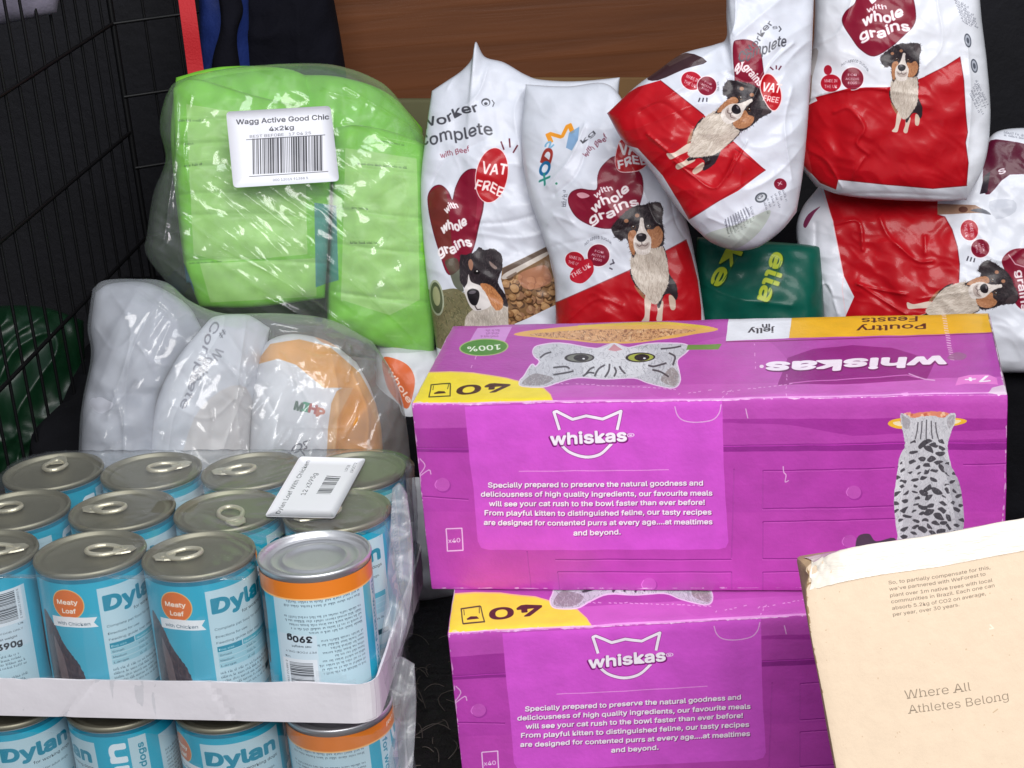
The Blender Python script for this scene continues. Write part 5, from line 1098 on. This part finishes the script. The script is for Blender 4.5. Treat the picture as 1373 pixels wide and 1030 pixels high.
# ------------------------------------------------------------------ green bags in one clear outer bag
GRN, GRL = (126, 200, 66), (166, 214, 122)
plG = facing((400, 285), 1.52)
def green_bag(top, bottom, left, right, panel, seed, off, label, texts, T=.036, tilt=0):
    pl = Plane(plG.o + plG.n*off, plG.ex, plG.n); c = PlaneCanvas(pl, px=(190, 70, 620, 500), bg=GRN, scale=2.0)
    if panel:
        for P in panel: c.poly(P, GRL, .9)
    for a, b, h, sd in texts: c.lines_of_text(a, b, (0, 4), 1, h, (44, 74, 30), .85, sd); c.line([PX(a)+[0, -6], PX(b)+[0, -6]], .8, (190, 236, 150), .5)
    for k in range(40):
        if panel:
            P = PX(panel[0]); p = P.mean(0)+r_.normal(0, 1, 2)*[34, 70]; c.lines_of_text(p, p+[r_.uniform(12, 40), r_.uniform(-2, 2)], (0, 4), 1, 2.6, (176, 232, 130), .55, k)
    c.poly([(421, 272), (450, 276), (453, 374), (423, 384)], (60, 128, 160), .75); c.poly([(238, 340), (252, 360), (262, 392), (246, 398)], (50, 110, 170), .9, 4)
    c.mottle(.05, 50, seed); m = CRK('green_bag_film', c.image('green_bag_film'), .3)
    b = pillow('dog_food_bag', pl, top, bottom, left, right, T, T, m, c, wr=[(.002, 18, 30, 1), (.002, 20, 0, 0)], seed=seed, n=(150, 130), a=.16, creases=[([(236, y_), (330, y_-4+seed % 5), (440, y_+3)], 5, -.005) for y_ in (165, 196, 226, 262, 290, 350)]+[([(446, y_), (510, y_+8), (575, y_+14)], 5, -.005) for y_ in (222, 280, 326, 390)])
    tag(b, label, 'dog food bag', 'lime green bags of dog food in one clear outer bag')
green_bag([(232, 118), (262, 106), (340, 128), (430, 150), (444, 168)], [(268, 412), (340, 412), (436, 400)], [(232, 118), (234, 190), (240, 280), (250, 360), (268, 412)], [(444, 168), (443, 260), (440, 340), (436, 400)],
          [[(252, 142), (300, 150), (408, 165), (412, 340), (300, 350), (262, 340)], [(270, 352), (425, 345), (424, 396), (284, 404)]], 81, .0, 'left front lime green bag in the clear outer bag, under the bar code sticker',
          [((242, 165), (286, 165), 3, 1), ((250, 196), (268, 195), 2, 2), ((250, 225), (290, 221), 3, 3), ((256, 353), (300, 350), 2, 4)])
green_bag([(446, 172), (480, 168), (530, 178), (570, 194)], [(438, 440), (500, 462), (582, 476)], [(446, 172), (445, 260), (441, 350), (438, 440)], [(570, 194), (574, 280), (580, 380), (582, 476)],
          [[(462, 200), (556, 214), (560, 400), (520, 420), (456, 400)]], 83, .002, 'right front lime green bag in the clear outer bag, reaching lowest', [((478, 222), (548, 228), 3, 5), ((470, 280), (496, 282), 3, 6), ((468, 326), (510, 326), 3, 7), ((500, 190), (555, 200), 2, 8)])
green_bag([(236, 104), (300, 90), (380, 92), (420, 106)], [(250, 380), (340, 384), (420, 380)], [(236, 104), (230, 200), (250, 380)], [(420, 106), (424, 240), (420, 380)], None, 85, -.055, 'back left lime green bag, only its top edge showing', [])
green_bag([(400, 100), (460, 104), (520, 126), (566, 172)], [(440, 430), (500, 440), (570, 430)], [(400, 100), (420, 240), (440, 430)], [(566, 172), (572, 300), (570, 430)], None, 87, -.055, 'back right lime green bag, its sloping top edge showing behind', [])
m_wrap = film('clear_outer_bag', haze=.13, gloss=.055, rough=.11, bump=.0004, bscale=90, edge=.8)
m_wrapref[0] = m_wrap
plW = Plane(plG.o + plG.n*.004, plG.ex, plG.n)
_r = np.random.default_rng(17); STREAKS = []
for k in range(12):
    x, y, L_, a_ = _r.uniform(240, 500), _r.uniform(120, 420), _r.uniform(25, 120), math.radians(_r.normal(36, 10))
    STREAKS.append(([(x, y), (x+L_*.5*math.cos(a_), y+L_*.5*math.sin(a_)+_r.normal(0, 3)), (x+L_*math.cos(a_), y+L_*math.sin(a_))], _r.uniform(1.8, 4), _r.choice([-1, 1, 1])*_r.uniform(.003, .0065)))
wrapG = pillow('clear_outer_bag', plW, [(222, 128), (240, 108), (300, 93), (380, 86), (450, 88), (510, 110), (545, 148), (572, 188)], [(262, 414), (300, 428), (380, 438), (450, 452), (520, 478), (588, 486)],
               [(222, 128), (214, 170), (222, 215), (206, 260), (198, 310), (196, 340), (222, 376), (262, 414)], [(572, 188), (578, 280), (582, 380), (588, 486)], .056, .1, m_wrap, None, wr=[(.0035, 16, 10, 1), (.0028, 24, -42, 7), (.0012, 60, -38, 8), (.0035, 18, 0, 0)], seed=91, n=(260, 260), a=.34,
               creases=STREAKS + [([(330, 260), (420, 330), (520, 420), (560, 460)], 3.5, .005), ([(300, 330), (390, 380), (470, 440)], 3, .005), ([(360, 250), (470, 330), (540, 400)], 3, .005), ([(440, 250), (500, 290), (560, 330)], 3, .004), ([(225, 320), (240, 200), (240, 130)], 4, .005), ([(260, 130), (250, 200), (262, 270)], 3, .004), ([(460, 120), (510, 150), (560, 180)], 3.5, .005)])
tag(wrapG, 'clear crinkled plastic outer bag round the lime green bags, with a white sticker', 'plastic film')
plK = Plane(plG.o + plG.n*.0665, plG.ex, plG.n)
KQ = PX([(303, 150), (443, 142), (455, 243), (313, 252)], float)
ck = PlaneCanvas(plK, px=(295, 135, 462, 258), bg=(234, 235, 242), scale=4)
KD = (50, 50, 60)
ck.text('Wagg Active Good Chic', (317, 167), (441, 160), 9, KD, bold=.03); ck.text('4x2kg', (361, 176), (394, 173.5), 8, KD, bold=.03); ck.text('BEST BEFORE   17 04 25', (335, 185), (417, 180), 5, (90, 90, 100), bold=.02)
ck.barcode((339, 234), (433, 229), (-.6, -48), (58, 58, 66), 8, 44); ck.line([(330, 187.5), (436, 181)], .9, (70, 70, 78)); ck.line([(334, 237), (440, 230)], .9, (70, 70, 78)); ck.text('000 12015 91388 5', (366, 243), (413, 240), 4.5, (80, 80, 90), bold=.02)
sticker('sticker', plK, KQ, ck, mat('bar_code_sticker_print', rough=.4, image=ck.image('bar_code_sticker_print'), coat=.1), wrapG, 0, .0018, 6)

# ------------------------------------------------------------------ pale bags in a clear pack at the lower left
plL = facing((320, 520), 1.40)
def pale_bag(name, top, bottom, left, right, draw, bg, seed, off, label, T, cre=()):
    pl = Plane(plL.o + plL.n*off, plL.ex, plL.n); c = PlaneCanvas(pl, px=(90, 340, 620, 720), bg=bg, scale=2)
    if draw: draw(c)
    c.mottle(.03, 50, seed); m = CRK(name+'_print', c.image(name+'_print'), .34)
    b = pillow('dog_food_bag', pl, top, bottom, left, right, T, T*.8, [m, m_backw], c, wr=[(.005, 12, 60, 1), (.005, 18, 0, 0)], seed=seed, n=(150, 120), a=.36, creases=cre)
    tag(b, label, 'dog food bag', 'pale bags of dog food in the lower clear pack'); return b
pale_bag('plain', [(128, 392), (150, 380), (200, 380), (250, 408), (270, 440)], [(110, 690), (180, 700), (230, 690)], [(128, 392), (122, 440), (126, 480), (112, 560), (110, 690)], [(270, 440), (230, 500), (212, 560), (230, 690)], None, (178, 180, 189), 101, 0, 'plain pale bag at the left end of the lower clear pack', .05, [([(150, 390), (180, 450), (150, 560)], 7, .006), ([(220, 400), (180, 480), (170, 600)], 7, .006), ([(130, 440), (160, 470), (200, 430)], 6, .005)])
def dr(c):
    c.poly([(200, 700), (205, 560), (250, 470), (285, 425), (300, 440), (235, 560), (225, 700)], (226, 228, 234), .8, 4)
    c.text('Worker', (292, 466), (256, 512), 15, (138, 138, 146), bold=.03, wob=.1, up=(13, 10)); c.text('Complete', (286, 430), (244, 545), 17, (128, 128, 138), bold=.03, up=(13, 8), wob=.08); c.text('#', (300, 442), (292, 452), 10, (90, 92, 100), bold=.03)
    c.poly([(262, 560), (330, 520), (340, 640), (240, 700)], (206, 188, 170), .35, 6)
pale_bag('lettered', [(276, 434), (290, 424), (330, 422), (362, 440)], [(196, 690), (270, 700), (340, 690)], [(276, 434), (232, 490), (205, 560), (196, 690)], [(362, 440), (350, 500), (336, 590), (340, 690)], dr, (204, 206, 213), 103, .012, 'pale bag with faint grey Worker Complete lettering running downwards', .05, [([(300, 440), (330, 500), (300, 600)], 6, .005), ([(330, 430), (318, 540), (330, 640)], 5, .005), ([(230, 540), (280, 560), (320, 530)], 6, .004)])
def dr(c):
    c.poly([(340, 490), (362, 462), (400, 456), (440, 466), (480, 500), (512, 560), (520, 700), (440, 700), (448, 560), (470, 520), (430, 520), (395, 490), (372, 482)], (226, 160, 70)); c.poly([(440, 540), (480, 525), (505, 590), (505, 700), (440, 700)], (214, 142, 54), .7, 4)
    c.poly([(420, 445), (445, 448), (470, 470), (430, 460)], (230, 140, 90), .8, 3)
    for s, p, col in (('M', (392, 548), (70, 100, 80)), ('I', (402, 549), (60, 150, 110)), ('H', (410, 551), (170, 70, 60)), ('P', (420, 556), (196, 110, 80))): c.text(s, p, PX(p)+[9, 2.5], 15, col, bold=.06)
    c.text('Co', (398, 590), (376, 612), 14, (70, 70, 80), bold=.03, up=(10, 8)); c.text('We', (405, 585), (395, 620), 10, (90, 90, 98), bold=.02, up=(10, 3))
pale_bag('orange', [(346, 476), (362, 456), (395, 448), (440, 458), (478, 486)], [(330, 690), (420, 700), (512, 690)], [(346, 476), (338, 530), (334, 600), (330, 690)], [(478, 486), (500, 530), (512, 590), (512, 690)], dr, (222, 223, 227), 105, .018, 'white and orange bag at the right end of the lower clear pack', .05, [([(370, 490), (400, 520), (440, 600)], 5, .005), ([(440, 470), (450, 540), (440, 640)], 5, .005), ([(470, 500), (490, 560), (480, 640)], 4, .005), ([(350, 520), (370, 570), (350, 640)], 6, -.004)])
m_wrap2 = film('milky_outer_bag', haze=.26, gloss=.05, rough=.12, bump=.0004, bscale=80, edge=.7)
m_wrapref[1] = m_wrap2
b = pillow('clear_outer_bag', Plane(plL.o+plL.n*.012, plL.ex, plL.n), [(124, 388), (140, 376), (176, 374), (222, 378), (256, 404), (300, 420), (370, 420), (440, 428), (500, 458)], [(104, 700), (240, 712), (400, 712), (556, 700)],
           [(124, 388), (118, 440), (122, 480), (108, 560), (104, 700)], [(500, 458), (530, 510), (546, 580), (556, 700)], .066, .06, m_wrap2, None, wr=[(.005, 13, 60, 1), (.005, 24, 70, 5), (.007, 20, 0, 0), (.002, 45, 60, 5)], seed=111, n=(220, 240), a=.36, creases=[([(x_, y_), (x_+l_*.5*math.cos(a_)+3, y_+l_*.5*math.sin(a_)), (x_+l_*math.cos(a_), y_+l_*math.sin(a_))], 2.6, d_) for x_, y_, l_, a_, d_ in zip(_r.uniform(130, 500, 26), _r.uniform(390, 600, 26), _r.uniform(20, 90, 26), np.radians(_r.normal(75, 40, 26)), _r.choice([-.006, .006, .009], 26))])
tag(b, 'milky clear plastic outer bag round the pale bags behind the cans', 'plastic film')

# ------------------------------------------------------------------ dark things at the left and back
m_navy = mat('navy_cloth', (13, 13, 22), .9, mott=.2, bump=.001, bscale=200, spec=.15); m_blue = mat('blue_cloth', (24, 48, 118), .7, mott=.1, bump=.0008, bscale=200)
pl = facing((400, 40), 1.84)
b = pillow('folded_jacket', pl, [(330, -60), (400, -70), (440, -40)], [(300, 230), (380, 240), (470, 230)], [(330, -60), (315, 60), (300, 230)], [(440, -40), (455, 40), (466, 120), (470, 230)], .05, .03, m_navy, None, wr=[(.008, 12, 70, 2), (.004, 26, 60, 2)], seed=121, n=(80, 60)); tag(b, 'dark navy jacket hanging at the back left of the wooden board', 'jacket')
pl = facing((300, 40), 1.80)
b = pillow('blue_bag', pl, [(266, -60), (300, -66), (330, -60)], [(270, 200), (310, 206), (340, 200)], [(266, -60), (268, 60), (270, 200)], [(330, -60), (336, 60), (340, 200)], .03, .02, m_blue, None, wr=[(.008, 14, 80, 2)], seed=123, n=(60, 40)); tag(b, 'blue cloth bag beside the red strap', 'bag')
pl = facing((318, 50), 1.76)
b = pillow('dark_sleeve', pl, [(286, -40), (296, -44), (306, -40)], [(292, 180), (318, 186), (340, 180)], [(286, -40), (296, 30), (284, 90), (292, 180)], [(306, -40), (326, 10), (318, 60), (340, 180)], .02, .02, m_navy, None, wr=[(.006, 14, 80, 2)], seed=125, n=(50, 30)); tag(b, 'narrow dark sleeve hanging over the blue bag', 'sleeve')
# red strap: a flat woven band
pl = facing((258, 40), 1.70); ys = np.linspace(-60, 190, 40); cx = 251+.13*(ys); uvL = pl.uv(np.stack([cx-12, ys], 1)); uvR = pl.uv(np.stack([cx+10, ys], 1)); k = len(ys); w = .003*np.sin(ys*.05)
V = np.concatenate([pl.at(uvL[:, 0], uvL[:, 1], w), pl.at(uvR[:, 0], uvR[:, 1], w+.002), pl.at(uvR[:, 0], uvR[:, 1], w-.0015), pl.at(uvL[:, 0], uvL[:, 1], w-.0035)])
F = [[j*k+i, j*k+i+1, ((j+1) % 4)*k+i+1, ((j+1) % 4)*k+i] for j in range(4) for i in range(k-1)] + [[0, k, 2*k, 3*k], [4*k-1, 3*k-1, 2*k-1, k-1]]
tag(obj('strap', V, F, mat('red_webbing', (190, 24, 34), .7, bump=.0006, bscale=500), smooth=False), 'flat red strap hanging down behind the lime green bags', 'strap')
# folded card behind the bags
pl = facing((840, 120), 1.78); P, F, ids, P0 = rbox(.2, .05, .072, .002, .02)
M = Matrix.Identity(4); o_ = pl.at(*pl.uv(PX([(690, 205)], float))[0])
for k in range(3): M[k][0], M[k][1], M[k][2], M[k][3] = pl.ex[k], -pl.n[k], pl.ey[k], o_[k]
ob = obj('cardboard_piece', P, F, mat('brown_card', (112, 82, 46), .85, mott=.08), smooth=False); ob.matrix_world = M; tag(ob, 'brown cardboard edge lying at the foot of the wooden board', 'cardboard')
pl = facing((556, 150), 1.74); P, F, ids, P0 = rbox(.1, .05, .138, .004, .02); M = Matrix.Identity(4); o_ = pl.at(*pl.uv(PX([(500, 330)], float))[0])
for k in range(3): M[k][0], M[k][1], M[k][2], M[k][3] = pl.ex[k], -pl.n[k], pl.ey[k], o_[k]
ob = obj('olive_box', P, F, mat('olive_card', (84, 82, 52), .8, mott=.1), smooth=False); ob.matrix_world = M; tag(ob, 'dull olive box between the lime green bags and the wooden board', 'box')
# grey padded edge in the top left corner
pl = facing((30, 10), 1.62)
b = pillow('grey_cushion', pl, [(-60, -60), (0, -64), (70, -60)], [(-60, 44), (0, 34), (76, 18)], [(-60, -60), (-62, 0), (-60, 44)], [(70, -60), (80, -20), (76, 18)], .03, .03, mat('grey_lilac_cloth', (118, 112, 128), .9, bump=.0006, bscale=300), None, wr=[(.003, 20, 30, 1)], seed=131, n=(50, 50)); tag(b, 'grey cushion corner at the top left of the crate', 'cushion')
# green sack behind the crate wires
pl = facing((50, 510), 1.62)
b = pillow('green_sack', pl, [(-60, 420), (0, 410), (60, 412), (112, 430)], [(-60, 650), (30, 656), (118, 650)], [(-60, 420), (-64, 540), (-60, 650)], [(112, 430), (116, 540), (118, 650)], .05, .03, mat('dark_green_plastic', (6, 44, 22), .42, coat=.06, bump=.001, bscale=30), None, wr=[(.006, 20, 40, 1), (.005, 36, 60, 2)], seed=133, n=(90, 80)); tag(b, 'shiny dark green plastic sack behind the wires of the black crate', 'sack')
# black wire crate
m_wire = mat('black_wire', (10, 10, 12), .5, spec=.3)
root = empty('wire_crate', (-.42, 1.2, 0)); tag(root, 'black wire crate along the dark left side', 'crate')
def wire_panel(name, A, B, z0, z1, dx, dz, tie=()):
    A, B = PX(A, float), PX(B, float); L = np.linalg.norm(B-A); e = (B-A)/L; parts = []
    for t in np.arange(0, L+.001, dx): p = A+e*t; parts.append(tube([[p[0]+.42, p[1]-1.2, z0], [p[0]+.42, p[1]-1.2, (z0+z1)/2], [p[0]+.42, p[1]-1.2, z1]], .0014, 6))
    for z in np.arange(z0, z1+.001, dz): parts.append(tube([[A[0]+.42, A[1]-1.2-.0025, z], [(A[0]+B[0])/2+.42, (A[1]+B[1])/2-1.2-.0025, z], [B[0]+.42, B[1]-1.2-.0025, z]], .0018, 6))
    V, F = join(parts); return obj(name, V, F, m_wire, root)
wire_panel('side_panel', (-.435, 1.16), (-.345, 1.79), .01, .72, .032, .105)
wire_panel('back_panel', (-.345, 1.79), (-.215, 1.83), .01, .72, .03, .07)
for x, y in ((-.435, 1.16), (-.345, 1.79)): obj('corner_post', *tube([[x+.42, y-1.2, .01], [x+.42, y-1.2, .36], [x+.42, y-1.2, .73]], .003, 8), m_wire, root)
# dark blanket heaped under the bags, so that the pile stands on something
def bl(P):
    Q = P.copy(); w = P[:, 2]/.17
    Q[:, 2] += w*(.016*fbm(P[:, 0]*9, P[:, 1]*9, 151, 3) - .02*(1-P[:, 1]/.44)); Q[:, 0] += .012*perlin(P[:, 1]*14, P[:, 2]*14, 152); Q[:, 1] += .012*perlin(P[:, 0]*14, P[:, 2]*14, 153)
    return Q
P, F, ids, P0 = rbox(1.02, .44, .17, .02, .016, bl)
tag(obj('blanket', P + np.array([-.40, 1.42, 0]), F, mat('black_blanket', (18, 18, 22), .95, mott=.3, mscale=40, bump=.001, bscale=220, spec=.15)), 'black blanket heaped under the dog food bags in the dark', 'blanket')
